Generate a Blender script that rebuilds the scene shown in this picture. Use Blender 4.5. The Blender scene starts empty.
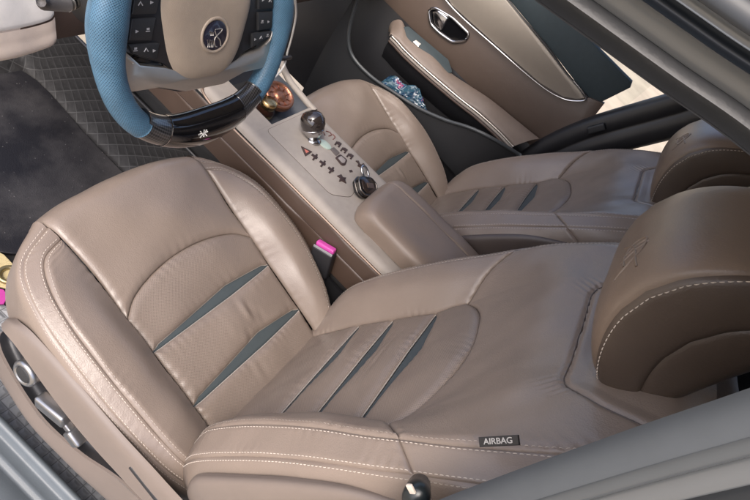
import bpy, bmesh, math, random
import numpy as np
from mathutils import Vector, Matrix
random.seed(4); rng=np.random.default_rng(4)
sc=bpy.context.scene; COL=sc.collection
R_=math.radians
# ------------------------------------------------------------------ camera
CP=np.array([-0.59313,-0.01221,1.16905]); PIT,YAW,ROLL,FPX=R_(40.17240),R_(1.34276),R_(44.27531),559.72
FW=np.array([math.cos(PIT)*math.cos(YAW),math.cos(PIT)*math.sin(YAW),-math.sin(PIT)])
r0=np.cross(FW,[0,0,1]); r0/=np.linalg.norm(r0); u0=np.cross(r0,FW)
RT=math.cos(ROLL)*r0+math.sin(ROLL)*u0; UP=math.cos(ROLL)*u0-math.sin(ROLL)*r0
cam=bpy.data.objects.new('camera',bpy.data.cameras.new('camera')); COL.objects.link(cam); sc.camera=cam
M=Matrix.Identity(4)
for i in range(3): M[i][0]=RT[i]; M[i][1]=UP[i]; M[i][2]=-FW[i]; M[i][3]=CP[i]
cam.matrix_world=M
cam.data.sensor_width=36; cam.data.lens=FPX/750*36; cam.data.clip_start=.02; cam.data.clip_end=3000
# ------------------------------------------------------------------ sky, sun, exposure
SUN_EL,SUN_AZ=R_(52),R_(-82)      # azimuth from +Y towards +X: the sun stands to the left of the car
w=bpy.data.worlds.new('World'); sc.world=w; w.use_nodes=True
nt=w.node_tree; bg=nt.nodes['Background']; sky=nt.nodes.new('ShaderNodeTexSky'); sky.sky_type='NISHITA'
sky.sun_disc=False; sky.sun_elevation=SUN_EL; sky.sun_rotation=SUN_AZ; sky.air_density=.65; sky.dust_density=4.5
nt.links.new(sky.outputs[0],bg.inputs[0]); bg.inputs[1].default_value=.15
sl=bpy.data.lights.new('sun','SUN'); so=bpy.data.objects.new('sun',sl); COL.objects.link(so)
sl.energy=.55; sl.angle=R_(30); sl.color=(1,.985,.955)
sd=Vector((math.sin(SUN_AZ)*math.cos(SUN_EL),math.cos(SUN_AZ)*math.cos(SUN_EL),math.sin(SUN_EL)))
so.rotation_euler=sd.to_track_quat('Z','Y').to_euler()
sc.view_settings.view_transform='Standard'; sc.view_settings.look='None'; sc.view_settings.gamma=1
sc.view_settings.exposure=1.32
# ------------------------------------------------------------------ helpers
def at(px,py,**k):
    """point where the line of sight of a photo pixel meets a known plane of the car"""
    r=FW+RT*(px-375)/FPX+UP*(250-py)/FPX
    for key,v in k.items():
        if key in 'xyz': i='xyz'.index(key); t=(v-CP[i])/r[i]
        else: q,n=map(np.asarray,v); t=((q-CP)@n)/(r@n)
    return CP+t*r
def srgb(r,g,b):
    f=lambda c:(c/255/12.92 if c/255<=.04045 else ((c/255+.055)/1.055)**2.4)
    return (f(r),f(g),f(b),1)
class MB:
    def __init__(s): s.v=[]; s.f=[]; s.uv=[]; s.n=0
    def add(s,V,F,UV=None):
        V=np.asarray(V,float).reshape(-1,3)
        s.v.append(V); s.f+= [tuple(i+s.n for i in q) for q in F]
        s.uv.append(np.zeros((len(V),2)) if UV is None else np.asarray(UV).reshape(-1,2)); s.n+=len(V)
    def grid(s,P,UV=None,cu=False,cv=False,flip=False):
        a,b=P.shape[:2]; F=[]
        for i in range(a-(0 if cu else 1)):
            for j in range(b-(0 if cv else 1)):
                q=(i*b+j,((i+1)%a)*b+j,((i+1)%a)*b+(j+1)%b,i*b+(j+1)%b)
                F.append(q[::-1] if flip else q)
        s.add(P,F,UV)
    def box(s,c,size,rot=None,bev=.0):
        bm=bmesh.new(); bmesh.ops.create_cube(bm,size=1)
        for v in bm.verts: v.co=Vector((v.co.x*size[0],v.co.y*size[1],v.co.z*size[2]))
        if bev>0: bmesh.ops.bevel(bm,geom=bm.edges[:],offset=bev,segments=3,affect='EDGES',profile=.6)
        s.bm(bm,c,rot)
    def bm(s,bm,c=(0,0,0),rot=None):
        bm.verts.index_update()
        V=np.array([v.co[:] for v in bm.verts]); F=[tuple(v.index for v in f.verts) for f in bm.faces]; bm.free()
        if rot is not None: V=V@np.asarray(rot).T
        s.add(V+np.asarray(c),F)
    def tube(s,pts,r,n=10,cap=True,closed=False,r2=None,ref=(0,0,1)):
        pts=np.asarray(pts,float); m=len(pts); r=np.broadcast_to(np.asarray(r,float),(m,)); r2=r if r2 is None else np.broadcast_to(np.asarray(r2,float),(m,))
        T=np.gradient(pts,axis=0) if not closed else (np.roll(pts,-1,0)-np.roll(pts,1,0)); T/=np.linalg.norm(T,axis=1)[:,None]+1e-12
        ref=np.asarray(ref,float); A=np.cross(T,ref); A/=np.linalg.norm(A,axis=1)[:,None]+1e-9; B=np.cross(A,T)
        th=np.linspace(0,2*math.pi,n,endpoint=False)
        P=pts[:,None]+A[:,None]*(np.cos(th)[None,:,None]*r[:,None,None])+B[:,None]*(np.sin(th)[None,:,None]*r2[:,None,None])
        s_=np.r_[0,np.cumsum(np.linalg.norm(np.diff(pts,axis=0),axis=1))]
        UV=np.stack(np.broadcast_arrays(s_[:,None],th[None]*r[:,None]),-1)
        base=s.n; s.grid(P,UV,cu=closed,cv=True)
        if cap and not closed:
            s.f.append(tuple(base+j for j in range(n))[::-1]); s.f.append(tuple(base+(m-1)*n+j for j in range(n)))
    def lathe(s,prof,c,axis=(0,0,1),n=24):
        a=Vector(axis).normalized(); q=a.to_track_quat('Z','Y').to_matrix()
        th=np.linspace(0,2*math.pi,n,endpoint=False)
        P=np.array([[(r*math.cos(t),r*math.sin(t),z) for t in th] for r,z in prof])@np.array(q).T+np.asarray(c)
        base=s.n; s.grid(P,cv=True,flip=True); m=len(prof)
        s.f.append(tuple(base+j for j in range(n))[::-1]); s.f.append(tuple(base+(m-1)*n+j for j in range(n)))
    def prism(s,poly,fr,h0,h1,bev=0):
        """extruded 2D outline in a frame (origin, ex, ey, en) from height h0 to h1 with a small bevel"""
        o,ex,ey,en=fr; p=np.asarray(poly,float); n=len(p)
        A=sum(p[i,0]*p[(i+1)%n,1]-p[(i+1)%n,0]*p[i,1] for i in range(n))
        if A<0: p=p[::-1]
        c=p.mean(0); W=lambda q,h:o+q[:,:1]*ex+q[:,1:]*ey+h*en
        rings=[W(p,h0)]
        if bev>0:
            e=np.roll(p,-1,0)-np.roll(p,1,0); nn=np.stack([-e[:,1],e[:,0]],1); nn/=np.linalg.norm(nn,axis=1)[:,None]+1e-12
            rings+=[W(p,h1-bev),W(p+nn*bev*.3,h1-bev*.3),W(p+nn*bev,h1)]
        else: rings.append(W(p,h1))
        V=np.concatenate(rings); F=[]
        for k in range(len(rings)-1):
            for i in range(n): F.append((k*n+i,k*n+(i+1)%n,(k+1)*n+(i+1)%n,(k+1)*n+i))
        F.append(tuple(range(n))[::-1]); F.append(tuple((len(rings)-1)*n+i for i in range(n)))
        if np.dot(np.cross(ex,ey),en)<0: F=[q[::-1] for q in F]
        s.add(V,F)
    def build(s,name,mat,parent=None,smooth=True,sharp=None):
        V=np.concatenate(s.v); o=np.zeros(3) if parent is None else origin(parent)
        me=bpy.data.meshes.new(name); me.from_pydata((V-o).tolist(),[],s.f)
        UV=np.concatenate(s.uv); ul=me.uv_layers.new(name='uv')
        idx=np.empty(len(me.loops),int); me.loops.foreach_get('vertex_index',idx); ul.data.foreach_set('uv',UV[idx].ravel())
        for m in (mat if isinstance(mat,(list,tuple)) else [mat]): me.materials.append(m)
        if smooth:
            me.shade_smooth()
            if sharp: me.set_sharp_from_angle(angle=R_(sharp))
        ob=bpy.data.objects.new(name,me); COL.objects.link(ob)
        if parent is not None: ob.parent=parent
        return ob
ORG={}
def origin(o):
    return ORG.get(o.name,np.zeros(3))
def thing(name,label,cat,loc=(0,0,0),group=None):
    o=bpy.data.objects.new(name,None); COL.objects.link(o); o.location=loc; o.empty_display_size=.05
    ORG[o.name]=np.array(loc,float); tag(o,label,cat,group); return o
def tag(o,label,cat,group=None):
    o['label']=label; o['category']=cat
    if group: o['group']=group
    return o
def sub(mb,name,mat,part,root,**k):
    """a sub-part: vertices are stored relative to the thing's base, parented to the part"""
    ORG[part.name]=origin(root); return mb.build(name,mat,part,**k)
# ------------------------------------------------------------------ curves and upholstery patches
def cr(pts,n=160):
    p=np.asarray(pts,float)
    if len(p)==2: return p[0]+(p[1]-p[0])*np.linspace(0,1,n)[:,None]
    q=np.vstack([2*p[0]-p[1],p,2*p[-1]-p[-2]]); o=[]; k=max(4,n//(len(p)-1))
    for i in range(len(p)-1):
        a,b,c,d=q[i:i+4]; t=np.linspace(0,1,k,endpoint=False)[:,None]
        o.append(.5*((2*b)+(-a+c)*t+(2*a-5*b+4*c-d)*t**2+(-a+3*b-3*c+d)*t**3))
    o.append(p[-1:]); return np.concatenate(o)
def join(*segs): return np.concatenate([segs[0]]+[s[1:] for s in segs[1:]])
def resamp(c,t):
    c=np.asarray(c,float); s=np.r_[0,np.cumsum(np.linalg.norm(np.diff(c,axis=0),axis=1))]; s/=s[-1]+1e-12
    return np.stack([np.interp(t,s,c[:,i]) for i in range(3)],1)
def clus(n): s=np.linspace(0,1,n); return .45*s+.55*(.5-.5*np.cos(math.pi*s))
class Patch: pass
def patch(mb,curves,nu=50,nv=40,puff=.004,r=.012,crown=0,out=(0,0,1),edges='lrbt',L=None,Rt=None,disp=None,soft=.0007,raw=False,puck=.0):
    """soft leather panel lofted through 3D curves; it is pulled down into a seam along the named edges"""
    tu,tv=clus(nu),clus(nv)
    C=[resamp(c if raw or len(c)>30 else cr(c),tu) for c in curves]
    if len(C)==2: P=C[0][:,None]*(1-tv)[None,:,None]+C[1][:,None]*tv[None,:,None]
    else:
        gap=[0]+[np.linalg.norm(C[i+1]-C[i],axis=1).mean() for i in range(len(C)-1)]; kn=np.cumsum(gap)
        P=np.empty((nu,nv,3))
        for i in range(nu): P[i]=resamp(cr(np.array([c[i] for c in C]),240),tv)
    if L is not None: P=P+(1-tu)[:,None,None]*(resamp(cr(L) if len(L)<30 else L,tv)-P[0])[None]
    if Rt is not None: P=P+tu[:,None,None]*(resamp(cr(Rt) if len(Rt)<30 else Rt,tv)-P[-1])[None]
    su=np.concatenate([np.zeros((1,nv)),np.cumsum(np.linalg.norm(np.diff(P,axis=0),axis=2),0)],0)
    sv=np.concatenate([np.zeros((nu,1)),np.cumsum(np.linalg.norm(np.diff(P,axis=1),axis=2),1)],1)
    D=[]
    if 'l' in edges: D.append(su)
    if 'r' in edges: D.append(su[-1:]-su)
    if 'b' in edges: D.append(sv)
    if 't' in edges: D.append(sv[:,-1:]-sv)
    N=np.cross(np.gradient(P,axis=0),np.gradient(P,axis=1)); N/=np.linalg.norm(N,axis=2)[:,:,None]+1e-12
    flip=(N.mean((0,1))@np.asarray(out,float))<0
    if flip: N=-N
    f=np.ones((nu,nv))
    for d in D: x=np.clip(d/r,0,1); f=np.minimum(f,np.sqrt(np.clip(1-(1-x)**2,0,1)))
    uu,vv=np.meshgrid(tu,tv,indexing='ij')
    pk=0
    if puck:
        for e_ in edges:
            d,s=(su,sv) if e_=='l' else (su[-1:]-su,sv) if e_=='r' else (sv,su) if e_=='b' else (sv[:,-1:]-sv,su)
            q1,q2,q3=rng.uniform(0,6.28,3); am=np.clip(.5+.8*np.sin(s*17+q1)*np.sin(s*41+q2),0,1.3)
            pk=pk+puck*am*np.sin(s*(2*math.pi/.0165)+2.0*np.sin(s*29+q3))*np.exp(-d/.011)*np.clip(d/.003,0,1)
    H=pk+puff*f+crown*np.sin(math.pi*uu)*np.sin(math.pi*vv)
    ph=rng.uniform(0,6.28,8); S=0
    for k,(wx,wy,wz) in enumerate([(31,47,23),(53,-29,41),(-37,61,50),(83,31,-67)]): S=S+np.sin(P@np.array([wx,wy,wz])+ph[k])/(1+k*.5)
    H=H+soft*S*f
    if disp is not None: H=H+disp(P)
    P=P+N*H[:,:,None]
    mb.grid(P,np.stack([su,sv],-1),flip=flip)
    o=Patch(); o.P=P; o.N=N; o.su=su; o.sv=sv; return o
def line_at(pt,edge,d):
    """points at distance d inside a patch from one of its edges"""
    P,N=pt.P,pt.N; nu,nv=P.shape[:2]; a=[];b=[]
    if edge in 'bt':
        for i in range(nu):
            s=pt.sv[i]; x=d if edge=='b' else s[-1]-d
            if s[-1]<2.2*d: continue
            a.append([np.interp(x,s,P[i,:,k]) for k in range(3)]); b.append([np.interp(x,s,N[i,:,k]) for k in range(3)])
    else:
        for j in range(nv):
            s=pt.su[:,j]; x=d if edge=='l' else s[-1]-d
            if s[-1]<2.2*d: continue
            a.append([np.interp(x,s,P[:,j,k]) for k in range(3)]); b.append([np.interp(x,s,N[:,j,k]) for k in range(3)])
    return np.array(a),np.array(b)
def stitch(mb,line,ln=.0042,gap=.0019,wd=.00085,ht=.0006,t0=0,t1=1):
    P,N=line; s=np.r_[0,np.cumsum(np.linalg.norm(np.diff(P,axis=0),axis=1))]
    x=s[-1]*t0+.003
    g=lambda A,x:np.array([np.interp(x,s,A[:,k]) for k in range(3)])
    while x+ln<s[-1]*t1-.002:
        a,b=g(P,x),g(P,x+ln); n=g(N,x+ln/2); n/=np.linalg.norm(n)+1e-9
        t=(b-a)/np.linalg.norm(b-a); c=np.cross(t,n); m=(a+b)/2
        V=[]
        for q,sc_ in ((a-n*.0002,.45),(a+t*ln*.25+n*ht,1),(b-t*ln*.25+n*ht,1),(b-n*.0002,.45)):
            V+= [q+c*wd/2*sc_+n*ht*.1,q+n*ht*.55*sc_,q-c*wd/2*sc_+n*ht*.1]
        F=[(i*3+j,i*3+j+3,i*3+j+4,i*3+j+1) for i in range(3) for j in range(2)]
        mb.add(V,F); x+=ln+gap
# ------------------------------------------------------------------ materials
def mat(name): 
    m=bpy.data.materials.new(name); m.use_nodes=True; n=m.node_tree; return m,n,n.nodes['Principled BSDF']
def node(n,t,**k):
    x=n.nodes.new(t)
    for a,b in k.items():
        if a.startswith('i_'): x.inputs[a[2:].replace('_',' ')].default_value=b
        else: setattr(x,a,b)
    return x
def plain(name,col,rough=.5,metal=0,spec=.5,noise=.12,ns=60,bump=.0,bs=400,coat=0):
    m,n,b=mat(name); b.inputs['Roughness'].default_value=rough; b.inputs['Metallic'].default_value=metal; b.inputs['Specular IOR Level'].default_value=spec
    b.inputs['Coat Weight'].default_value=coat; b.inputs['Coat Roughness'].default_value=.05
    tc=node(n,'ShaderNodeTexCoord'); nz=node(n,'ShaderNodeTexNoise',i_Scale=ns,i_Detail=5.0); n.links.new(tc.outputs['Object'],nz.inputs['Vector'])
    mx=node(n,'ShaderNodeMix',data_type='RGBA'); c=np.array(col[:3]); 
    mx.inputs['A'].default_value=(*np.clip(c*(1-noise),0,1),1); mx.inputs['B'].default_value=(*np.clip(c*(1+noise),0,1),1)
    n.links.new(nz.outputs['Fac'],mx.inputs['Factor']); n.links.new(mx.outputs['Result'],b.inputs['Base Color'])
    if bump:
        n2=node(n,'ShaderNodeTexNoise',i_Scale=bs,i_Detail=3.0); n.links.new(tc.outputs['Object'],n2.inputs['Vector'])
        bp=node(n,'ShaderNodeBump',i_Strength=bump,i_Distance=.001); n.links.new(n2.outputs['Fac'],bp.inputs['Height']); n.links.new(bp.outputs[0],b.inputs['Normal'])
    return m
def leather(name,col,perf=False,rough=.44,grain=.25,noise=.08):
    m,n,b=mat(name); b.inputs['Specular IOR Level'].default_value=.6; b.inputs['Coat Weight'].default_value=.10; b.inputs['Coat Roughness'].default_value=.28
    tc=node(n,'ShaderNodeTexCoord'); nz=node(n,'ShaderNodeTexNoise',i_Scale=14.0,i_Detail=6.0,i_Roughness=.6); n.links.new(tc.outputs['Object'],nz.inputs['Vector'])
    c=np.array(col[:3]); mx=node(n,'ShaderNodeMix',data_type='RGBA')
    mx.inputs['A'].default_value=(*(c*(1-noise)),1); mx.inputs['B'].default_value=(*(c*(1+noise)),1); n.links.new(nz.outputs['Fac'],mx.inputs['Factor'])
    colr=mx.outputs['Result']
    vo=node(n,'ShaderNodeTexVoronoi',i_Scale=620.0,feature='SMOOTH_F1'); n.links.new(tc.outputs['Object'],vo.inputs['Vector'])
    b1=node(n,'ShaderNodeBump',i_Strength=grain,i_Distance=.0006); n.links.new(vo.outputs['Distance'],b1.inputs['Height'])
    n3=node(n,'ShaderNodeTexNoise',i_Scale=42.0,i_Detail=4.0); n.links.new(tc.outputs['Object'],n3.inputs['Vector'])
    b2=node(n,'ShaderNodeBump',i_Strength=.30,i_Distance=.002); n.links.new(n3.outputs['Fac'],b2.inputs['Height']); n.links.new(b1.outputs[0],b2.inputs['Normal'])
    last=b2
    if perf:
        uv=node(n,'ShaderNodeUVMap'); rot=node(n,'ShaderNodeMapping'); rot.inputs['Rotation'].default_value=(0,0,R_(45)); n.links.new(uv.outputs[0],rot.inputs[0])
        v2=node(n,'ShaderNodeTexVoronoi',i_Scale=400.0,i_Randomness=0.0,voronoi_dimensions='2D'); n.links.new(rot.outputs[0],v2.inputs['Vector'])
        ramp=node(n,'ShaderNodeMapRange',i_From_Min=.16,i_From_Max=.3); n.links.new(v2.outputs['Distance'],ramp.inputs['Value'])
        m2=node(n,'ShaderNodeMix',data_type='RGBA'); m2.inputs['A'].default_value=(*(c*.6),1); n.links.new(colr,m2.inputs['B']); n.links.new(ramp.outputs[0],m2.inputs['Factor']); colr=m2.outputs['Result']
        b3=node(n,'ShaderNodeBump',i_Strength=.5,i_Distance=.0006); n.links.new(ramp.outputs[0],b3.inputs['Height']); n.links.new(b2.outputs[0],b3.inputs['Normal']); last=b3
    n.links.new(colr,b.inputs['Base Color']); n.links.new(last.outputs[0],b.inputs['Normal'])
    mr=node(n,'ShaderNodeMapRange',i_To_Min=rough-.07,i_To_Max=rough+.1); n.links.new(nz.outputs['Fac'],mr.inputs['Value']); n.links.new(mr.outputs[0],b.inputs['Roughness'])
    return m
TAUPE=(.228,.181,.149)
LEA=leather('taupe leather',TAUPE,rough=.34,grain=.38); PERF=leather('perforated taupe leather',TAUPE,perf=True,rough=.36,grain=.3)
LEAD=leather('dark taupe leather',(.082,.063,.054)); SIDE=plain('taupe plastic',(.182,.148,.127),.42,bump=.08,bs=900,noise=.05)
STITCH=plain('cream thread',(.56,.49,.42),.85); STRIPE=plain('grey green trim fabric',(.055,.070,.076),.6,bump=.5,bs=1500)
LIPM=plain('pale trim edge',(.36,.33,.30),.5)
BLACK=plain('black plastic',(.018,.018,.02),.4,bump=.1,bs=700); GLOSS=plain('gloss black',(.006,.006,.007),.06,coat=1,noise=.02)
DARKP=plain('dark grey plastic',(.022,.023,.025),.55,bump=.25,bs=900)
CHROME=plain('chrome',(.55,.55,.56),.16,1,noise=.03); SATIN=plain('satin silver',(.62,.58,.52),.32,.85,noise=.04)
CREAM=plain('cream console plastic',(.37,.33,.29),.58,bump=.12,bs=1200,spec=.35); 
# ------------------------------------------------------------------ seats
KQ=np.array([0,.028,.284]); KD=np.array([0,.9651,.2617]); KN=np.array([0,-.2617,.9651])
BQ=np.array([0,-.11,.458]); BD=np.array([0,-.4194,.9078]); BN=np.array([0,.9078,.4194]); EX=np.array([1.,0,0])
def K(pts): p=np.asarray(pts,float).reshape(-1,3); return KQ+p[:,:1]*EX+p[:,1:2]*KD+p[:,2:]*KN
def B(pts): p=np.asarray(pts,float).reshape(-1,3); return BQ+p[:,:1]*EX+p[:,1:2]*BD+p[:,2:]*BN
def mir(pts,s): p=np.array(pts,float).reshape(-1,3).copy(); p[:,0]*=-s; return p      # the lists below are the left side; s=1 mirrors
def lens(y,w,off=.0,x0=.149,side=1,skew=.35):
    """edge of a blade shaped trim strip crossing the seat"""
    x=np.linspace(-x0,x0,41); t=(x+x0)/(2*x0)
    g=np.where(t<.62,(t/.62)**1.15,((1-t)/.38)**.85); g=.30+.70*np.clip(g,0,1); g=g*np.clip(np.minimum(t,1-t)/.04,.35,1)
    return np.stack([x,y+(w*.86*g if side>0 else -w*.14*g),np.zeros_like(x)],1)
def make_seat(label):
    root=thing('bucket_seat',label,'car seat',(0,0,0),'front seats')
    # ---- cushion
    arcK=cr([(-.153,.178,0),(-.118,.204,.002),(-.062,.221,.003),(0,.227,.003),(.062,.221,.003),(.118,.204,.002),(.153,.178,0)])
    mb=MB(); st=MB()
    c=[[(-.15,.345,-.17),(0,.36,-.17),(.15,.345,-.17)],[(-.155,.375,-.09),(0,.392,-.09),(.155,.375,-.09)],
       [(-.158,.375,-.035),(-.08,.389,-.033),(0,.392,-.032),(.08,.389,-.033),(.158,.375,-.035)],
       [(-.158,.356,-.004),(-.08,.368,.0),(0,.371,.001),(.08,.368,.0),(.158,.356,-.004)],
       [(-.154,.31,.002),(0,.318,.010),(.154,.31,.002)],[(-.15,.25,.001),(0,.27,.011),(.15,.25,.001)]]
    pt=patch(mb,[cr(K(x)) for x in c]+[K(arcK)],nu=120,nv=120,puff=.0075,r=.018,edges='lrt',puck=.0007)
    thigh=mb.build('thigh_panel',LEA,root)
    def wr(cx,cy,amp):                                     # sitting creases
        def f(P):
            q=P-KQ; x=q[...,0]-cx; y=q@KD-cy; a=x*.75+y*.65
            e=np.exp(-((x*.9-y*.4)/.03)**2-((y)/.035)**2)
            return amp*e*(np.sin((x*.9-y*.4)/.0058+2.4*np.sin(y*48+.6))+.5*np.sin((x-y*.2)/.0036+1.3))*(.55+.45*np.sin(x*90+y*70))
        return f
    mb=MB()
    S1,S2=.113,.003
    e=[K(arcK),K(lens(S1,.022,side=1)),K(lens(S1,.022,side=-1)),K(lens(S2,.026,side=1)),K(lens(S2,.026,side=-1)),K([(-.15,-.13,-.012),(0,-.135,-.012),(.15,-.13,-.012)])]
    ins=[]
    for a,b_,d in ((1,0,None),(3,2,wr(.03,.062,.0017)),(5,4,wr(-.02,-.04,.0007))):
        ins.append(patch(mb,[e[a],e[b_]],nu=170,nv=80,puff=.0075,r=.016,crown=.006,raw=True,disp=d,puck=.0006))
    insert=mb.build('cushion_insert',PERF,root)
    for a,b_,y in ((2,1,S1),(4,3,S2)):
        m2=MB(); patch(m2,[e[a]-KN*.001,e[b_]-KN*.001],nu=60,nv=8,puff=.0015,r=.004,soft=0,raw=True)
        s_=m2.build('trim_strip',STRIPE,root)
        m3=MB(); m3.tube(e[a]+KN*.0012-KD*.0004,.0009,6); m3.tube(e[b_]+KN*.0012+KD*.0004,.0009,6); sub(m3,'piping',LIPM,s_,root)
    seamL=[(-.15,-.13,-.012),(-.152,-.05,0),(-.153,.06,0),(-.153,.178,0),(-.154,.25,.001),(-.157,.31,.002),(-.159,.335,.0)]
    ridge=[(-.19,-.13,-.02),(-.215,-.075,.016),(-.234,-.02,.036),(-.242,.06,.043),(-.244,.14,.043),(-.240,.215,.036),(-.226,.275,.022),(-.2,.318,.008),(-.159,.335,.0)]
    outer=[(-.2,-.14,-.03),(-.232,-.085,.004),(-.254,-.02,.022),(-.264,.06,.031),(-.266,.14,.031),(-.262,.22,.026),(-.248,.283,.012),(-.218,.331,-.004),(-.160,.361,-.008)]
    low=[(-.2,-.14,-.05),(-.24,-.09,-.02),(-.262,-.02,-.005),(-.272,.06,.002),(-.274,.14,.004),(-.268,.22,.0),(-.250,.290,-.012),(-.214,.342,-.024),(-.160,.378,-.03)]
    low2=[(-.19,-.13,-.12),(-.24,-.09,-.09),(-.262,-.02,-.08),(-.270,.06,-.08),(-.271,.14,-.08),(-.262,.22,-.08),(-.244,.285,-.09),(-.208,.333,-.10),(-.16,.365,-.11)]
    midb=[(-.17,-.13,-.012),(-.182,-.06,.012),(-.19,.0,.028),(-.195,.08,.034),(-.196,.16,.033),(-.193,.22,.026),(-.186,.275,.014),(-.175,.315,.006),(-.159,.335,.0)]
    def narrow(q):
        q=np.array(q,float); o=np.maximum(0,-q[:,0]-.15); q[:,0]=-(np.minimum(-q[:,0],.15)+o*.80*(1-.42*np.clip((.10-q[:,1])/.16,0,1))); return q
    for s in (-1,1):
        mb=MB(); m=lambda q:cr(K(mir(narrow(q) if s>0 else q,s)))
        p1=patch(mb,[m(seamL),m(midb),m(ridge)],nu=200,nv=48,puff=.0065,r=.010,edges='bt',puck=.0007)
        p2=patch(mb,[m(ridge),m(outer)],nu=200,nv=22,puff=.0035,r=.008,edges='bt',out=(s*.5,0,1),puck=.0005)
        p3=patch(mb,[m(outer),m(low),m(low2)],nu=110,nv=26,puff=.004,r=.010,edges='b',out=(s,0,.3))
        bo=mb.build('cushion_bolster',LEA,root)
        for L_ in ((p1,'t',.0042),(p2,'b',.0042),(p2,'t',.0038),(p3,'b',.004)): st=MB(); stitch(st,line_at(*L_)); sub(st,'stitching',STITCH,bo,root)
    # ---- backrest
    arcB=cr([(-.15,.155,.004),(-.125,.182,.004),(-.085,.2,.004),(0,.214,.004),(.085,.2,.004),(.125,.182,.004),(.15,.155,.004)])
    mb=MB(); ys=(-.08,.0,.094); ee=[B([(-.14,-.22,-.01),(0,-.22,-.016),(.14,-.22,-.01)])]
    for y,wd in zip(ys,(.020,.023,.027)): ee+= [B(lens(y,wd,side=-1,x0=.142)),B(lens(y,wd,side=1,x0=.142))]
    ee.append(B(arcB))
    def wr2(P):
        q=P-BQ; x=q[...,0]; y=q@BD-.05
        return -.0016*np.exp(-(x/.06)**2-(y/.004)**2)-.0010*np.exp(-((x-.02)/.05)**2-((y+.012)/.003)**2)
    pcs=[]
    for a in (0,2,4,6):
        Lc=None;Rc=None
        if a==6: Lc=B([(-.142,.094,0),(-.148,.125,.002),(-.15,.155,.004)]); Rc=B([(.142,.094,0),(.148,.125,.002),(.15,.155,.004)])
        pcs.append(patch(mb,[ee[a],ee[a+1]],nu=170,nv=64,puff=.0075,r=.016,crown=.006,raw=True,out=BN,L=Lc,Rt=Rc,puck=.0006,disp=wr2 if a==4 else None))
    mb.build('backrest_insert',PERF,root)
    for k,y in enumerate(ys):
        a,b_=ee[1+2*k],ee[2+2*k]
        m2=MB(); patch(m2,[a-BN*.001,b_-BN*.001],nu=60,nv=8,puff=.0015,r=.004,soft=0,raw=True,out=BN); s_=m2.build('trim_strip',STRIPE,root)
        m3=MB(); m3.tube(a+BN*.0012-BD*.0004,.0009,6); m3.tube(b_+BN*.0012+BD*.0004,.0009,6); sub(m3,'piping',LIPM,s_,root)
    S=[(-.14,-.22,-.01),(-.141,-.1,0),(-.142,.0,0),(-.142,.09,0),(-.148,.125,.002),(-.15,.155,.004)]
    MI=[(-.165,-.21,0),(-.172,-.1,.038),(-.174,0,.046),(-.176,.09,.045),(-.182,.15,.042),(-.186,.195,.038)]
    RI=[(-.185,-.205,.0),(-.198,-.165,.03),(-.205,-.1,.058),(-.208,0,.066),(-.212,.1,.064),(-.218,.19,.056),(-.22,.235,.052)]
    S2_=[(-.215,-.215,-.01),(-.232,-.165,.018),(-.243,-.1,.040),(-.245,0,.047),(-.246,.1,.046),(-.250,.2,.040),(-.252,.262,.036)]
    OU=[(-.225,-.215,-.04),(-.248,-.165,-.012),(-.262,-.1,.004),(-.264,0,.010),(-.264,.1,.010),(-.264,.2,.004),(-.262,.285,-.002)]
    OU2=[(-.22,-.2,-.09),(-.25,-.15,-.075),(-.262,-.08,-.065),(-.264,0,-.06),(-.264,.1,-.06),(-.262,.2,-.065),(-.258,.3,-.07)]
    RU=[(-.22,.235,.052),(-.223,.3,.047),(-.217,.37,.035),(-.203,.43,.018),(-.17,.478,-.005)]
    SU=[(-.252,.262,.036),(-.252,.32,.030),(-.243,.4,.014),(-.225,.455,-.004),(-.185,.49,-.022)]
    OUU=[(-.262,.285,-.002),(-.262,.34,-.008),(-.251,.42,-.024),(-.230,.472,-.042),(-.19,.5,-.052)]
    OUU2=[(-.258,.3,-.07),(-.258,.35,-.075),(-.248,.43,-.08),(-.225,.475,-.085),(-.19,.495,-.09)]
    for s in (-1,1):
        mb=MB(); m=lambda q:cr(B(mir(q,s))); o=BN+EX*s*.4
        p1=patch(mb,[m(S),m(MI),m(RI)],nu=190,nv=48,puff=.0075,r=.014,out=BN,edges='brt',puck=.0007)
        p2=patch(mb,[m(RI),m(S2_)],nu=190,nv=22,puff=.0035,r=.008,edges='brt',out=o,puck=.0005)
        p3=patch(mb,[m(S2_),m(OU),m(OU2)],nu=100,nv=30,puff=.004,r=.01,edges='br',out=EX*s)
        bo=mb.build('backrest_bolster',LEA,root)
        for L_ in ((p1,'t',.004),(p2,'b',.004),(p2,'t',.004),(p3,'b',.004)): st=MB(); stitch(st,line_at(*L_)); sub(st,'stitching',STITCH,bo,root)
        mb=MB()
        p2=patch(mb,[m(RU),m(SU)],nu=80,nv=20,puff=.0035,r=.008,edges='blt',out=o)
        p3=patch(mb,[m(SU),m(OUU),m(OUU2)],nu=80,nv=30,puff=.004,r=.01,edges='bl',out=EX*s+BD*.3)
        sp=mb.build('shoulder_side',LEA,root)
        for L_ in ((p2,'b',.004),(p2,'t',.004),(p3,'b',.004)): st=MB(); stitch(st,line_at(*L_)); sub(st,'stitching',STITCH,sp,root)
        # smooth plastic shell behind the bolster
        mb=MB(); q0=[(-.250,-.135,.008),(-.259,-.09,.028),(-.262,.0,.034),(-.262,.1,.034),(-.263,.18,.028),(-.262,.25,.010)]
        q1=[(-.262,-.15,-.015),(-.2735,-.09,.014),(-.2765,.0,.021),(-.2765,.1,.021),(-.275,.195,.013),(-.268,.275,-.012)]
        q2=[(-.26,-.17,-.10),(-.276,-.08,-.10),(-.279,.0,-.10),(-.279,.1,-.10),(-.277,.2,-.105),(-.266,.28,-.11)]
        patch(mb,[m(q0),m(q1),m(q2)],nu=60,nv=30,puff=.002,r=.01,edges='b',out=EX*s,soft=.0002)
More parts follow.
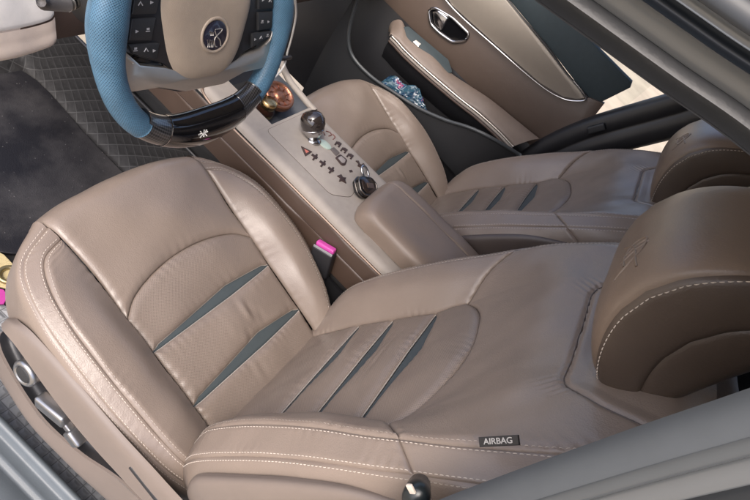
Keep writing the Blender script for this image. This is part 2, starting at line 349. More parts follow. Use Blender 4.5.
        mb.build('side_panel',LEAD if s>0 else SIDE,root)
    # shoulder panel with the scooped field under the headrest
    mb=MB()
    bl=B(mir(cr([RI[-1],(-.186,.195,.038),S[-1]],40),-1)); br=B(mir(cr([S[-1],(-.186,.195,.038),RI[-1]],40),1))
    bot=join(bl,B(arcB),br)
    rows=[bot]
    for b0,wd,he,hc in ((.3,.223,.047,.020),(.37,.217,.035,.012),(.43,.203,.018,.002),(.478,.17,-.005,-.014)):
        rows.append(cr(B([(-wd,b0,he),(-wd*.6,b0,(he+2*hc)/3+.004),(0,b0,hc),(wd*.6,b0,(he+2*hc)/3+.004),(wd,b0,he)])))
    rows.append(cr(B([(-.17,.502,-.04),(0,.502,-.05),(.17,.502,-.04)])))
    poly=np.array([(-.165,.485),(-.135,.42),(-.105,.379),(-.09,.373),(0,.371),(.09,.373),(.105,.379),(.135,.42),(.165,.485)])
    def scoop(P):
        q=P-BQ; x=q[...,0]; y=q@BD; d=np.full(x.shape,1.)
        for i in range(len(poly)-1):
            a,b_=poly[i],poly[i+1]; ab=b_-a; t=np.clip(((x-a[0])*ab[0]+(y-a[1])*ab[1])/(ab@ab),0,1)
            d=np.minimum(d,np.hypot(x-a[0]-t*ab[0],y-a[1]-t*ab[1]))
        xe=np.interp(y,[.371,.3715,.379,.42,.485],[0,.09,.105,.135,.165]); ins=(y>.371)&(np.abs(x)<xe)
        pil=np.sqrt(np.clip(1-(1-np.clip(d/.009,0,1))**2,0,1))
        sg=np.abs(x)-.108; tt_=y-.372; wr_=.0011*np.exp(-(sg/.016)**2-(tt_/.02)**2)*np.sin((sg+tt_)*520)*np.where(ins,0,1)
        return wr_-.0065*(1-pil)-np.where(ins,.004*np.clip(d/.02,0,1),0)
    pt=patch(mb,rows,nu=230,nv=170,puff=.006,r=.014,edges='blr',out=BN,raw=True,disp=scoop,puck=.0007)
    sh=mb.build('shoulder_panel',LEA,root)
    q=pt.P-BQ; qx,qy=q[...,0].ravel(),(q@BD).ravel(); pp=resamp(np.c_[poly,poly[:,0]*0],np.linspace(.0,1,120)); ln=[]
    for x,y,_ in pp:
        i=np.argsort((qx-x)**2+(qy-y)**2)[:6]; ln.append(pt.P.reshape(-1,3)[i].mean(0))
    ln=np.array(ln); k_=np.ones(5)/5; ln=np.stack([np.convolve(np.pad(ln[:,j],2,'edge'),k_,'valid') for j in range(3)],1)
    m2=MB(); m2.tube(ln-BN*.0001,.0008,6); sub(m2,'seam_thread',LEAD,sh,root); 
    for e_ in 'lr': st=MB(); stitch(st,line_at(pt,e_,.004),t0=.05); sub(st,'stitching',STITCH,sh,root)
    mb=MB(); q=[[(-.23,-.2,-.09),(0,-.2,-.12),(.23,-.2,-.09)],[(-.258,0,-.06),(-.2,0,-.13),(0,0,-.14),(.2,0,-.13),(.258,0,-.06)],[(-.256,.3,-.07),(-.2,.3,-.12),(0,.3,-.125),(.2,.3,-.12),(.256,.3,-.07)],[(-.19,.497,-.08),(-.12,.505,-.09),(0,.508,-.095),(.12,.505,-.09),(.19,.497,-.08)],[(-.17,.5,-.042),(0,.5,-.052),(.17,.5,-.042)]]
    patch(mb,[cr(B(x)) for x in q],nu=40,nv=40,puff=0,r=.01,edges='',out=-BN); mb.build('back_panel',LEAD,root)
    # ---- headrest
    Hc=np.array([.0075,-.217,.948]); t_=-.063; yw=-.035; hu=np.array([0,math.sin(t_),math.cos(t_)]); h0=np.array([0,math.cos(t_),-math.sin(t_)])
    HX=math.cos(yw)*EX+math.sin(yw)*h0; hn=math.cos(yw)*h0-math.sin(yw)*EX
    th=np.linspace(0,2*math.pi,144,endpoint=False); a,b_=.107,.120; DD=.026; PW=2.7
    ex=4.5; ring=np.stack([np.sign(np.cos(th))*a*np.abs(np.cos(th))**(2/ex),np.sign(np.sin(th))*b_*np.abs(np.sin(th))**(2/ex)],1)
    BU,BV=-.003,.075
    def band(prof): return np.array([Hc+(ring*s)[:,:1]*HX+(ring*s)[:,1:]*hu+((n-BU*(s*ring[:,0]/a)**2-(q[2] if len(q)>2 else BV)*(q[0]*ring[:,1]/b_)**2)[:,None])*hn for q in prof for s,n in [q[:2]]])
    seamd=lambda d,r=.011:np.sqrt(max(0,1-(1-min(d/r,1))**2))
    front=[]; 
    for s in np.r_[.0015,.03,np.linspace(.1,.86,14),np.linspace(.88,1,22)]:
        n=.004+DD*(1-s**PW)**(1/2.2) if s<1 else .004
        front.append((s*1.0,n))
    pf=band(front); mb=MB(); mb.grid(pf,cv=True,flip=True); base=mb.n
    hc=mb.build('headrest',leather('headrest leather',(.190,.141,.106),rough=.40,grain=.3),root)
    side=[]
    for t in np.linspace(0,1,26):
        d=min(t,1-t)*.062; side.append((1.0+.035*seamd(d)-.0*t+.020*math.sin(math.pi*t),.004-.062*t))
    m2=MB(); m2.grid(band(side),cv=True,flip=True); sub(m2,'headrest_side',LEAH_SHADE,hc,root)
    back=[]
    for x in np.linspace(0,1,34):
        back.append((1.0*max(0.0,1-x**3.4)**(1/2.2)+.022*seamd(x*.06)*(1-x),-.058-.062*math.sin(x*math.pi/2),BV*(1-.85*min(1,x*1.6))))
    back[-1]=(.0015,-.120,.01)
    m2=MB(); m2.grid(band(back),cv=True,flip=True); sub(m2,'headrest_back',LEAH_SHADE,hc,root)
    st=MB(); rr=band([(1.012,-.0015)])[0]; rr=np.vstack([rr,rr[:1]]); nn=rr-Hc; nn-=(nn@hn)[:,None]*hn*.8; nn/=np.linalg.norm(nn,axis=1)[:,None]
    stitch(st,(rr+nn*.0028,nn),ln=.0044,wd=.0011,ht=.0008); sub(st,'stitching',STITCH,hc,root)
    # embossed mark on the headrest face: an open leaf shape with a crossing stroke
    em=MB()
    def hs(u,v):
        s=np.clip(max(abs(u)/a,abs(v)/b_),0,.99); return Hc+u*HX+v*hu+(.004+DD*(1-s**PW)**(1/2.2)-BU*(u/a)**2-BV*(v/b_)**2)*hn
    mk=[[(-.034,-.030),(-.026,-.012),(-.012,.006),(.004,.014),(.020,.012),(.022,.0),(.010,-.012),(-.008,-.016),(-.024,-.014)],[(-.040,.004),(-.022,.002),(0,.0),(.016,-.006),(.030,-.02)],[(-.012,-.02),(-.002,-.002),(.006,.018)],[(.0,-.016),(.010,.002),(.014,.016)]]
    for q in mk:
        q=np.array(q)*.85+np.array([-.05,-.004]); q=cr(np.c_[q,q[:,0]*0],60)
        em.tube(np.array([hs(x[0],x[1]) for x in q])-hn*.0007,.0017,8,ref=hn)
    sub(em,'embossed_mark',hc.data.materials[0],hc,root)
    for x in (-.058,.052):
        m2=MB(); m2.tube([Hc+x*EX-hu*.10-hn*.092,np.array([x,-.325,.79])],.0065,12); p_=m2.build('headrest_post',CHROME,root)
        m3=MB(); m3.lathe([(.013,0),(.014,.006),(.012,.010),(.008,.012)],np.array([x,-.318,.828])-np.array([0,.0,.0]),axis=hu,n=20); sub(m3,'post_guide',BLACK,p_,root)
    # ---- lower shell with the power switches
    mb=MB()
    top=[(-.180,.318,.23),(-.236,.312,.27),(-.263,.293,.322),(-.272,.25,.350),(-.2735,.163,.345),(-.2735,.06,.330),(-.2735,-.01,.325),(-.272,-.09,.315)]
    lip=[(-.180,.325,.225),(-.240,.322,.262),(-.270,.302,.312),(-.2805,.255,.338),(-.283,.163,.331),(-.283,.06,.314),(-.282,-.01,.305),(-.280,-.09,.295)]
    rt=[(-.180,.327,.205),(-.243,.325,.25),(-.275,.306,.292),(-.286,.262,.312),(-.289,.175,.284),(-.289,.09,.264),(-.288,.02,.256),(-.286,-.09,.245)]
    rb=[(-.180,.327,.19),(-.244,.325,.222),(-.277,.306,.248),(-.289,.262,.236),(-.294,.18,.207),(-.292,.10,.214),(-.289,.02,.246),(-.287,-.09,.236)]
    bt=[(-.180,.322,.15),(-.242,.32,.16),(-.276,.300,.172),(-.290,.258,.176),(-.298,.18,.165),(-.296,.09,.16),(-.292,.02,.16),(-.288,-.09,.16)]
    b2=[(-.18,.31,.13),(-.235,.305,.13),(-.262,.285,.13),(-.273,.25,.13),(-.275,.18,.13),(-.275,.09,.13),(-.275,.02,.13),(-.272,-.09,.13)]
    for s in (-1,1):
        m=lambda q:cr(np.array(mir([(x*(.86 if s>0 else 1),y,z) for x,y,z in q],s)))
        mb=MB(); patch(mb,[m(top),m(lip),m(rt)],nu=90,nv=24,puff=0,r=.01,edges='',out=EX*s,soft=.0002); patch(mb,[m(rb),m(bt),m(b2)],nu=90,nv=24,puff=0,r=.01,edges='',out=EX*s,soft=.0002)
        dp=lambda q,d:[(x+d,y,z) for x,y,z in q]
        patch(mb,[m(rt),m(dp(rt,.004))],nu=90,nv=3,puff=0,edges='',out=(0,0,-1),soft=0); patch(mb,[m(rb),m(dp(rb,.004))],nu=90,nv=3,puff=0,edges='',out=(0,0,1),soft=0)
        sh=mb.build('seat_side_trim',SIDE if s<0 else BLACK,root)
        m2=MB(); patch(m2,[m(dp(rt,.004)),m(dp(rt,.022)),m(dp(rb,.022)),m(dp(rb,.004))],nu=60,nv=12,puff=0,edges='',out=EX*s,soft=0); sub(m2,'switch_recess',BLACK,sh,root)
        if s<0:
            fr=lambda y,z,x=-.284:np.array([x,y,z])
            m2=MB(); m2.lathe([(.021,-.012),(.022,.004),(.019,.007),(.015,.0075),(.014,.004),(.006,.004)],fr(.236,.266),axis=(-1,.05,.15),n=32); dl=sub(m2,'lumbar_dial',SWITCHM,sh,root); m2=MB(); m2.lathe([(.0135,.002),(.0135,.0062),(.010,.0072),(.002,.0072)],fr(.236,.266),axis=(-1,.05,.15),n=28); sub(m2,'dial_centre',DARKP,sh,root)
            m2=MB(); m2.box(fr(.172,.247,-.286),(.020,.058,.024),rot=rotx(-16),bev=.005); sub(m2,'slide_switch',SWITCHM,sh,root)
            m2=MB(); m2.box(fr(.120,.240,-.288),(.020,.028,.022),rot=rotx(20),bev=.005); m2.box(fr(.140,.240,-.285),(.012,.02,.012),rot=rotx(20),bev=.003); sub(m2,'recline_switch',SWITCHM,sh,root)
            m2=MB(); m2.box((-.2825,-.006,.287),(.006,.075,.009),rot=rotx(15),bev=.003); sub(m2,'slot',BLACK,sh,root)
            m2=MB(); m2.lathe([(.010,-.02),(.0125,0),(.0125,.008),(.010,.0125),(.003,.014)],at(417,494,x=-.292),axis=(-.85,.1,.5),n=28); rl=m2.build('recline_knob',plain('satin black knob',(.012,.016,.018),.3),root)
            m2=MB(); m2.box(at(411,489,x=-.301),(.003,.010,.006),rot=rotx(25),bev=.001); sub(m2,'label_plate',STITCH,rl,root)
    # floor of the seat and its rails
    mb=MB(); mb.box((0,.12,.16),(.44,.44,.10),bev=.02); mb.build('seat_pan',BLACK,root)
    for x in (-.19,.19):
        mb=MB(); mb.box((x,.1,.04),(.05,.52,.03),bev=.004); mb.box((x,.1,.075),(.03,.46,.06),bev=.004); mb.build('seat_rail',DARKP,root)
    # fabric tag with lettering, sewn in the upper side seam
    mb=MB(); c0=np.array([-.2405,-.196,.8075]); ty=(BD*1.0); tn=np.cross(BD,EX); 
    ax=np.array([0,-.36,.93]); ax/=np.linalg.norm(ax); nx=np.array([-.72,.45,.52]); nx-=ax*(nx@ax); nx/=np.linalg.norm(nx); wv=np.cross(nx,ax)
    mb.prism([(-.0195,-.0043),(.0195,-.0043),(.0195,.0043),(-.0195,.0043)],(TAG0,ax,wv,nx),-.001,.0018,.0006); tg=mb.build('airbag_tag',BLACK,root,smooth=False)
    ORG[tg.name]=origin(root); text('lettering','AIRBAG',.0072,TAG0+nx*.0022,ax,wv,nx,LETTER,tg,sx=1.15)
    return root
SWITCHM=plain('satin switch metal',(.36,.36,.365),.28,.9,noise=.05)
LEAH_SHADE=leather('shaded headrest leather',(.082,.060,.046),rough=.42,grain=.3)  # shade on the headrest side and back is put into this darker colour
LETTER=plain('pale lettering',(.42,.41,.40),.6)
TAG0=np.array([-.2405,-.196,.8075])+np.array([0,-.36,.93])*.0105
def rotx(d): t=R_(d); return np.array([[1,0,0],[0,math.cos(t),-math.sin(t)],[0,math.sin(t),math.cos(t)]])
def text(name,body,size,o,ex,ey,en,m,parent,sx=1,thick=.0002):
    cu=bpy.data.curves.new(name,'FONT'); cu.body=body; cu.size=size; cu.align_x='CENTER'; cu.align_y='CENTER'; cu.extrude=thick; cu.offset=size*.012
    t=bpy.data.objects.new('tmp',cu); COL.objects.link(t); bpy.context.view_layer.update()
    me=bpy.data.meshes.new_from_object(t.evaluated_get(bpy.context.evaluated_depsgraph_get())); bpy.data.objects.remove(t)
    X=np.stack([ex*sx,ey,en],1); base=np.zeros(3) if parent is None else origin(parent)
    for v in me.vertices: v.co=Vector(X@np.array(v.co)+o-base)
    me.materials.clear(); me.materials.append(m); ob=bpy.data.objects.new(name,me); COL.objects.link(ob)
    if parent is not None: ob.parent=parent
    return ob
driver=make_seat('taupe leather seat nearest the open door, beside the seat belt buckle with a pink button')
passenger=driver.copy(); COL.objects.link(passenger); passenger.location=(.76,0,0)
passenger['label']='taupe leather seat on the far side of the centre console, by the closed door'
for ch in list(driver.children):
    if ch.name.split('.')[0] in ('airbag_tag','recline_knob'): continue
    c=ch.copy(); COL.objects.link(c); c.parent=passenger
    for g in ch.children:
        if g.name.split('.')[0] in ('lumbar_dial','slide_switch','recline_switch'): continue
        d=g.copy(); COL.objects.link(d); d.parent=c
PSEAT=(.745,.02,-.03)
passenger.location=PSEAT
HG=Vector((0,-.06,.29)); TILT_SHIFT=Matrix.Translation(Vector((.025,0,0))+HG)@Matrix.Rotation(.185,4,'X')@Matrix.Translation(-HG)
for c in passenger.children:                       # this backrest is reclined further; also shifted sideways to fit image pixels
    if c.name.split('.')[0] in ('backrest_insert','backrest_bolster','shoulder_side','side_panel','shoulder_panel','back_panel','headrest','headrest_post') or (c.name.startswith('trim_strip') and c.data.vertices[0].co.z>.36): c.matrix_local=TILT_SHIFT
# ------------------------------------------------------------------ more materials
BROWN=leather('brown trim leather',(.074,.047,.034),rough=.45,grain=.2)
TRAYM=plain('blue grey rubber',(.085,.095,.115),.6,bump=.2)
COPPER=plain('copper',(.50,.22,.13),.32,.9,noise=.25,ns=180,bump=.5,bs=300); GOLD=plain('gold tone metal',(.62,.42,.20),.25,1)
BRGL=plain('dark brown glass',(.035,.014,.008),.08,coat=1); PINK=plain('pink plastic',(.62,.08,.38),.35,noise=.04)
SEAL=plain('door seal rubber',(.055,.054,.053),.42,bump=.2,bs=300); PAINT=plain('grey painted sheet metal',(.135,.144,.150),.32,.3,coat=.3,noise=.04,ns=25)
NAVY=plain('dark blue black paint',(.010,.013,.017),.45,coat=.1); MATTE=plain('matte grey seal cover',(.062,.070,.078),.6,noise=.08,bump=.08,bs=2500)
DKBR=plain('dark brown print',(.045,.026,.022),.5); WHITE=plain('white plastic',(.72,.70,.66),.4); CARPET=plain('charcoal carpet',(.018,.018,.019),.95,bump=1,bs=500,noise=.3)
TEAL=plain('blue grey door plastic',(.045,.060,.066),.6,bump=.1,spec=.25); DASH=plain('cream dashboard leather',(.72,.60,.50),.5,bump=.25,bs=700)
HUB=plain('beige hub leather',(.40,.325,.25),.45,bump=.3,bs=800); BROWNP=plain('brown plastic',(.12,.085,.07),.5,bump=.2)
SILL=plain('blue grey sill plastic',(.20,.225,.25),.4,noise=.12,ns=30,bush=0) if False else plain('blue grey sill plastic',(.105,.122,.134),.42,noise=.12,ns=30,bump=.2,bs=500)
def quilt(name,base,line,sp_=.016,bs_=.35):
    m,n,b=mat(name); tc=node(n,'ShaderNodeTexCoord'); mp=node(n,'ShaderNodeMapping'); mp.inputs['Rotation'].default_value=(0,0,R_(45))
    uv=node(n,'ShaderNodeUVMap'); n.links.new(uv.outputs[0],mp.inputs[0]); sp=node(n,'ShaderNodeSeparateXYZ'); n.links.new(mp.outputs[0],sp.inputs[0])
    def tri(o):
        a=node(n,'ShaderNodeMath',operation='PINGPONG'); a.inputs[1].default_value=sp_; n.links.new(o,a.inputs[0]); return a.outputs[0]
    mn=node(n,'ShaderNodeMath',operation='MINIMUM'); n.links.new(tri(sp.outputs[0]),mn.inputs[0]); n.links.new(tri(sp.outputs[1]),mn.inputs[1])
    r=node(n,'ShaderNodeMapRange',i_From_Min=.0,i_From_Max=.0012); n.links.new(mn.outputs[0],r.inputs['Value'])
    h=node(n,'ShaderNodeMapRange',i_From_Min=0.,i_From_Max=sp_*.75,interpolation_type='SMOOTHERSTEP'); n.links.new(mn.outputs[0],h.inputs['Value'])
    nz=node(n,'ShaderNodeTexNoise',i_Scale=30.,i_Detail=6.); n.links.new(tc.outputs['Object'],nz.inputs['Vector'])
    mx=node(n,'ShaderNodeMix',data_type='RGBA'); mx.inputs['A'].default_value=(*line,1); mx.inputs['B'].default_value=(*base,1); n.links.new(r.outputs[0],mx.inputs['Factor'])
    m3=node(n,'ShaderNodeMix',data_type='RGBA',blend_type='MULTIPLY'); m3.inputs['Factor'].default_value=.5; n.links.new(mx.outputs['Result'],m3.inputs['A']); n.links.new(nz.outputs['Fac'],m3.inputs['B']); n.links.new(m3.outputs['Result'],b.inputs['Base Color'])
    bp=node(n,'ShaderNodeBump',i_Strength=bs_,i_Distance=.003); n.links.new(h.outputs[0],bp.inputs['Height']); n.links.new(bp.outputs[0],b.inputs['Normal']); b.inputs['Roughness'].default_value=.68
    return m
QUILT=quilt('quilted black mat leather',(.022,.021,.021),(.085,.083,.082),.0135); QUILT_LIT=quilt('daylit quilted mat leather',(.36,.37,.38),(.10,.10,.105),.0105,.9)  # second quilt is a lighter copy: daylight along the sill is painted in
def dusty():
    m,n,b=mat('dusty black sheet'); tc=node(n,'ShaderNodeTexCoord'); b.inputs['Roughness'].default_value=.55
    nz=node(n,'ShaderNodeTexNoise',i_Scale=5.,i_Detail=8.,i_Roughness=.65); n.links.new(tc.outputs['Object'],nz.inputs['Vector'])
    cr_=node(n,'ShaderNodeValToRGB'); e=cr_.color_ramp.elements; e[0].position=.44; e[0].color=(.006,.0055,.008,1); e[1].position=.74; e[1].color=(.065,.061,.061,1); n.links.new(nz.outputs['Fac'],cr_.inputs[0])
    vo=node(n,'ShaderNodeTexVoronoi',i_Scale=130.); n.links.new(tc.outputs['Object'],vo.inputs['Vector'])
    sp=node(n,'ShaderNodeSeparateColor'); n.links.new(vo.outputs['Color'],sp.inputs[0]); g=node(n,'ShaderNodeMath',operation='GREATER_THAN'); g.inputs[1].default_value=.62; n.links.new(sp.outputs[0],g.inputs[0])
    th_=node(n,'ShaderNodeMath',operation='MULTIPLY'); th_.inputs[1].default_value=.17; n.links.new(sp.outputs[1],th_.inputs[0]); l=node(n,'ShaderNodeMath',operation='LESS_THAN'); n.links.new(th_.outputs[0],l.inputs[1]); n.links.new(vo.outputs['Distance'],l.inputs[0]); k=node(n,'ShaderNodeMath',operation='MULTIPLY'); n.links.new(g.outputs[0],k.inputs[0]); n.links.new(l.outputs[0],k.inputs[1])
    k2=node(n,'ShaderNodeMath',operation='MULTIPLY'); k2.inputs[1].default_value=.5; n.links.new(k.outputs[0],k2.inputs[0])
    mx=node(n,'ShaderNodeMix',data_type='RGBA'); mx.inputs['B'].default_value=(.26,.25,.24,1); n.links.new(cr_.outputs[0],mx.inputs['A']); n.links.new(k2.outputs[0],mx.inputs['Factor']); n.links.new(mx.outputs['Result'],b.inputs['Base Color'])
    n2=node(n,'ShaderNodeTexNoise',i_Scale=350.); n.links.new(tc.outputs['Object'],n2.inputs['Vector']); bp=node(n,'ShaderNodeBump',i_Strength=.6,i_Distance=.001); n.links.new(n2.outputs['Fac'],bp.inputs['Height']); n.links.new(bp.outputs[0],b.inputs['Normal'])
    return m
DUST=dusty()
def weave(name,c1,c2,scale,rough,coat):
    m,n,b=mat(name); uv=node(n,'ShaderNodeUVMap'); mp=node(n,'ShaderNodeMapping'); mp.inputs['Rotation'].default_value=(0,0,R_(45)); n.links.new(uv.outputs[0],mp.inputs[0])
    ck=node(n,'ShaderNodeTexChecker',i_Scale=scale); ck.inputs['Color1'].default_value=(*c1,1); ck.inputs['Color2'].default_value=(*c2,1); n.links.new(mp.outputs[0],ck.inputs['Vector']); n.links.new(ck.outputs['Color'],b.inputs['Base Color'])
    b.inputs['Roughness'].default_value=rough; b.inputs['Coat Weight'].default_value=coat; b.inputs['Coat Roughness'].default_value=.04; return m
CARBON=weave('carbon weave',(.007,.007,.008),(.05,.05,.052),330,.3,1)
def perfblue():
    m,n,b=mat('perforated blue leather'); uv=node(n,'ShaderNodeUVMap'); mp=node(n,'ShaderNodeMapping'); mp.inputs['Rotation'].default_value=(0,0,R_(45)); n.links.new(uv.outputs[0],mp.inputs[0])
    v=node(n,'ShaderNodeTexVoronoi',i_Scale=430.,i_Randomness=0.,voronoi_dimensions='2D'); n.links.new(mp.outputs[0],v.inputs['Vector'])
    r=node(n,'ShaderNodeMapRange',i_From_Min=.2,i_From_Max=.36); n.links.new(v.outputs['Distance'],r.inputs['Value'])
    mx=node(n,'ShaderNodeMix',data_type='RGBA'); mx.inputs['A'].default_value=(.035,.085,.14,1); mx.inputs['B'].default_value=(.075,.172,.262,1); n.links.new(r.outputs[0],mx.inputs['Factor'])
    tc=node(n,'ShaderNodeTexCoord'); wz=node(n,'ShaderNodeTexNoise',i_Scale=28.,i_Detail=5.); n.links.new(tc.outputs['Object'],wz.inputs['Vector']); wr=node(n,'ShaderNodeMapRange',i_From_Min=.3,i_From_Max=.7,i_To_Min=.72,i_To_Max=1.15); n.links.new(wz.outputs['Fac'],wr.inputs['Value']); vm=node(n,'ShaderNodeVectorMath',operation='SCALE'); n.links.new(mx.outputs['Result'],vm.inputs[0]); n.links.new(wr.outputs[0],vm.inputs['Scale']); n.links.new(vm.outputs[0],b.inputs['Base Color'])
    bp=node(n,'ShaderNodeBump',i_Strength=.6,i_Distance=.0008); n.links.new(r.outputs[0],bp.inputs['Height']); n.links.new(bp.outputs[0],b.inputs['Normal']); b.inputs['Roughness'].default_value=.42; return m
BLUE=perfblue()
def glassm(name,tint,gl=.08):
    m=bpy.data.materials.new(name); m.use_nodes=True; n=m.node_tree; n.nodes.remove(n.nodes['Principled BSDF']); o=n.nodes['Material Output']
    t=node(n,'ShaderNodeBsdfTransparent'); t.inputs[0].default_value=(*tint,1); g=node(n,'ShaderNodeBsdfGlossy'); g.inputs['Roughness'].default_value=.02; fz=node(n,'ShaderNodeFresnel'); fz.inputs[0].default_value=1.45
    mx=node(n,'ShaderNodeMixShader'); n.links.new(fz.outputs[0],mx.inputs[0]); n.links.new(t.outputs[0],mx.inputs[1]); n.links.new(g.outputs[0],mx.inputs[2]); n.links.new(mx.outputs[0],o.inputs[0]); return m
GLASS=glassm('window glass',(.90,.93,.92))
EY=np.array([0,1.,0]); EZ=np.array([0,0,1.])
# ------------------------------------------------------------------ ground outside and cabin floor
def struct(mb,name,m,**k): o=mb.build(name,m,**k); o['kind']='structure'; return o
mb=MB(); mb.grid(np.array([[(x,y,-.42) for y in (-900,-20,-6,-2,2,6,20,900)] for x in (-900,-20,-6,-2,2,6,20,900)],float)); g_=struct(mb,'ground',plain('pale sandy ground',(.44,.37,.27),.9,noise=.4,ns=3,bump=1,bs=60),smooth=False)
# ------------------------------------------------------------------ car body
body=thing('doorway_frame','grey car body around the open doorway, with rubber seals on its roof rail and pillar','door frame',(0,0,-.1))
body['kind']='thing'
mb=MB(); mb.box((.41,-.6,-.035),(1.44,3.0,.03)); mb.box((.41,1.24,.25),(1.44,.03,.6),rot=rotx(-12)); mb.box((.41,-2.08,.4),(1.44,.03,.9)); mb.build('cabin_floor',CARPET,body,smooth=False)
mb=MB(); mb.grid(np.array([[(x,y,1.165+.05*math.sin(math.pi*(x+.36)/1.54)-.03*max(0,y)**2) for y in np.linspace(-2.1,.24,12)] for x in np.linspace(-.35,1.17,14)])); mb.build('roof_lining',plain('beige roof lining',(.36,.32,.28),.9,bump=.6,bs=500),body)
mb=MB(); rs=[]
for y in np.r_[np.linspace(-2.1,.24,12),.262]:
    rs.append([(x,y,1.180+.05*math.sin(math.pi*(x+.36)/1.54)-.03*max(0,y)**2-(.014 if y>.25 else 0)) for x in np.linspace(-.345,1.165,14)])
mb.grid(np.array(rs)); mb.build('roof_panel',plain('dark roof paint',(.012,.015,.020),.3,coat=.5),body)
def sweep(path,prof,d,e):
    path=np.asarray(path); return np.array([[p+d*a+e*b_ for a,b_ in prof] for p in path])
def arcp(c,r,a0,a1,n=9): return [(c[0]+r*math.cos(R_(t)),c[1]+r*math.sin(R_(t))) for t in np.linspace(a0,a1,n)]
EO=np.array([-1.,0,0])
rail=cr([(-.30,.62,1.0),(-.322,.30,1.072),(-.33,.10,1.098),(-.33,.018,1.1095),(-.33,-.04,1.1175),(-.33,-.09,1.1245),(-.328,-.2,1.132),(-.325,-.5,1.134),(-.31,-1.2,1.11)],120)
pill=cr([(-.335,-.10,.10),(-.333,-.15,.35),(-.331,-.172,.6),(-.33,-.177,.826),(-.33,-.182,.964),(-.33,-.187,1.052),(-.328,-.192,1.14)],90)
up=EZ; bk_=-EY
for nm,m,prof in (('rail_trim',plain('grey brown roof trim',(.062,.059,.056),.6,bump=.05),[(.03,-.09),(.008,-.06),(-.001,-.02),(0,-.004)]),('roof_seal',SEAL,arcp((.007,-.002),.0078,-170,80)),
     ('roof_flange',PAINT,[(.0125,.000),(.014,.004),(.018,.006),(.0225,.009),(.0245,.012),(.025,.018)]),('drip_channel',NAVY,[(.025,.017),(.0262,.010),(.0285,.011),(.031,.018)]),('roof_moulding',PAINT,[(.031,.0175),(.0318,.017),(.034,.019),(.0352,.023)]),('roof_edge',NAVY,[(.0352,.0229),(.037,.024),(.046,.018),(.055,-.02),(.06,-.06)])):
    mb=MB(); mb.grid(sweep(rail,prof,up,EO)); mb.build(nm,m,body)
for nm,m,prof in (('pillar_trim',MATTE,[(.11,-.075),(.065,-.055),(.030,-.035),(.0043,-.0118)]),('pillar_cover',MATTE,[(.0042,-.0118),(.0046,-.006),(.008,.000),(.016,.006),(.0195,.006)]),('pillar_seal',SEAL2:=plain('satin grey rubber',(.07,.077,.082),.3,noise=.06),arcp((.0225,.0045),.0055,200,-20)),
     ('pillar_flange',PAINT,[(.0275,.002),(.029,.0075),(.038,.012),(.040,.011)]),('pillar_outer',NAVY,[(.040,.0105),(.0415,.006),(.05,.02),(.09,.045),(.16,.05)])):
    mb=MB(); mb.grid(sweep(pill,prof,bk_,EO)); mb.build(nm,m,body)
sp=cr([(0,1.1,0),(0,.5,0),(0,.2,0),(0,0,0),(0,-.2,0)],60)
mb=MB(); prof=[(-.282,-.02),(-.287,.02),(-.2945,.06),(-.297,.095),(-.302,.106),(-.308,.108),(-.313,.103),(-.316,.094),(-.321,.092),(-.334,.099),(-.340,.100),(-.344,.096),(-.350,.096),(-.356,.104),(-.40,.108),(-.43,.098),(-.45,.06),(-.46,-.1),(-.45,-.3)]
mb.grid(np.array([[(x,p[1],z) for x,z in prof] for p in sp])); mb.build('door_sill',SILL,body)
mb=MB(); mb.grid(np.array([[(-.33+.0*z,y,z) for y in (-.30,-2.0)] for z in (-.1,.62)])); mb.build('rear_door_panel',DARKP,body,smooth=False)
mb=MB(); mb.grid(np.array([[(1.17,y,z) for y in (-.31,-2.1)] for z in (-.1,.62)])); mb.build('rear_door_panel',DARKP,body,smooth=False)
mb=MB(); mb.grid(np.array([[(-.33,y,z) for y in (-.33,-2.0)] for z in (.62,1.12)])); mb.build('rear_light_block',plain('opaque dark pane',(.012,.014,.016),.05,coat=1),body,smooth=False)  # added out of view: opaque pane that blocks light from the rear left
mb=MB(); q=cr([(0,-.55,.05),(0,-.57,.34),(0,-1.05,.33),(0,-1.2,.40),(0,-1.42,.98)],40); mb.grid(np.array([[(x,p[1],p[2]) for p in q] for x in np.linspace(-.28,1.1,8)])); mb.build('rear_bench',LEAD,body)
# far pillar beside the front passenger
mb=MB(); pp=cr([(1.125,-.05,.1),(1.12,-.082,.42),(1.115,-.135,.62),(1.10,-.262,.885),(1.06,-.36,1.13)],40)
mb.grid(sweep(pp,[(0,-.03),(.002,.0),(.010,.008),(.045,.012),(.05,.006),(.053,.012),(.10,.010),(.112,0),(.112,-.03)],bk_-np.array([0,0,.45]),EO)); mb.build('far_pillar_trim',BLACK,body)
mb=MB(); mb.box(np.array([1.095,-.185,.66]),(.016,.022,.05),rot=rotx(28),bev=.005); mb.build('belt_height_catch',DARKP,body)
mb=MB(); mb.grid(sweep(cr([(1.15,.9,.93),(1.12,.5,1.06),(1.08,.0,1.12),(1.05,-.6,1.13),(1.05,-2,1.1)],30),[(.02,.10),(-.005,.04),(-.01,0),(.02,-.04)],up,EO)); mb.build('far_roof_rail',SEAL,body)
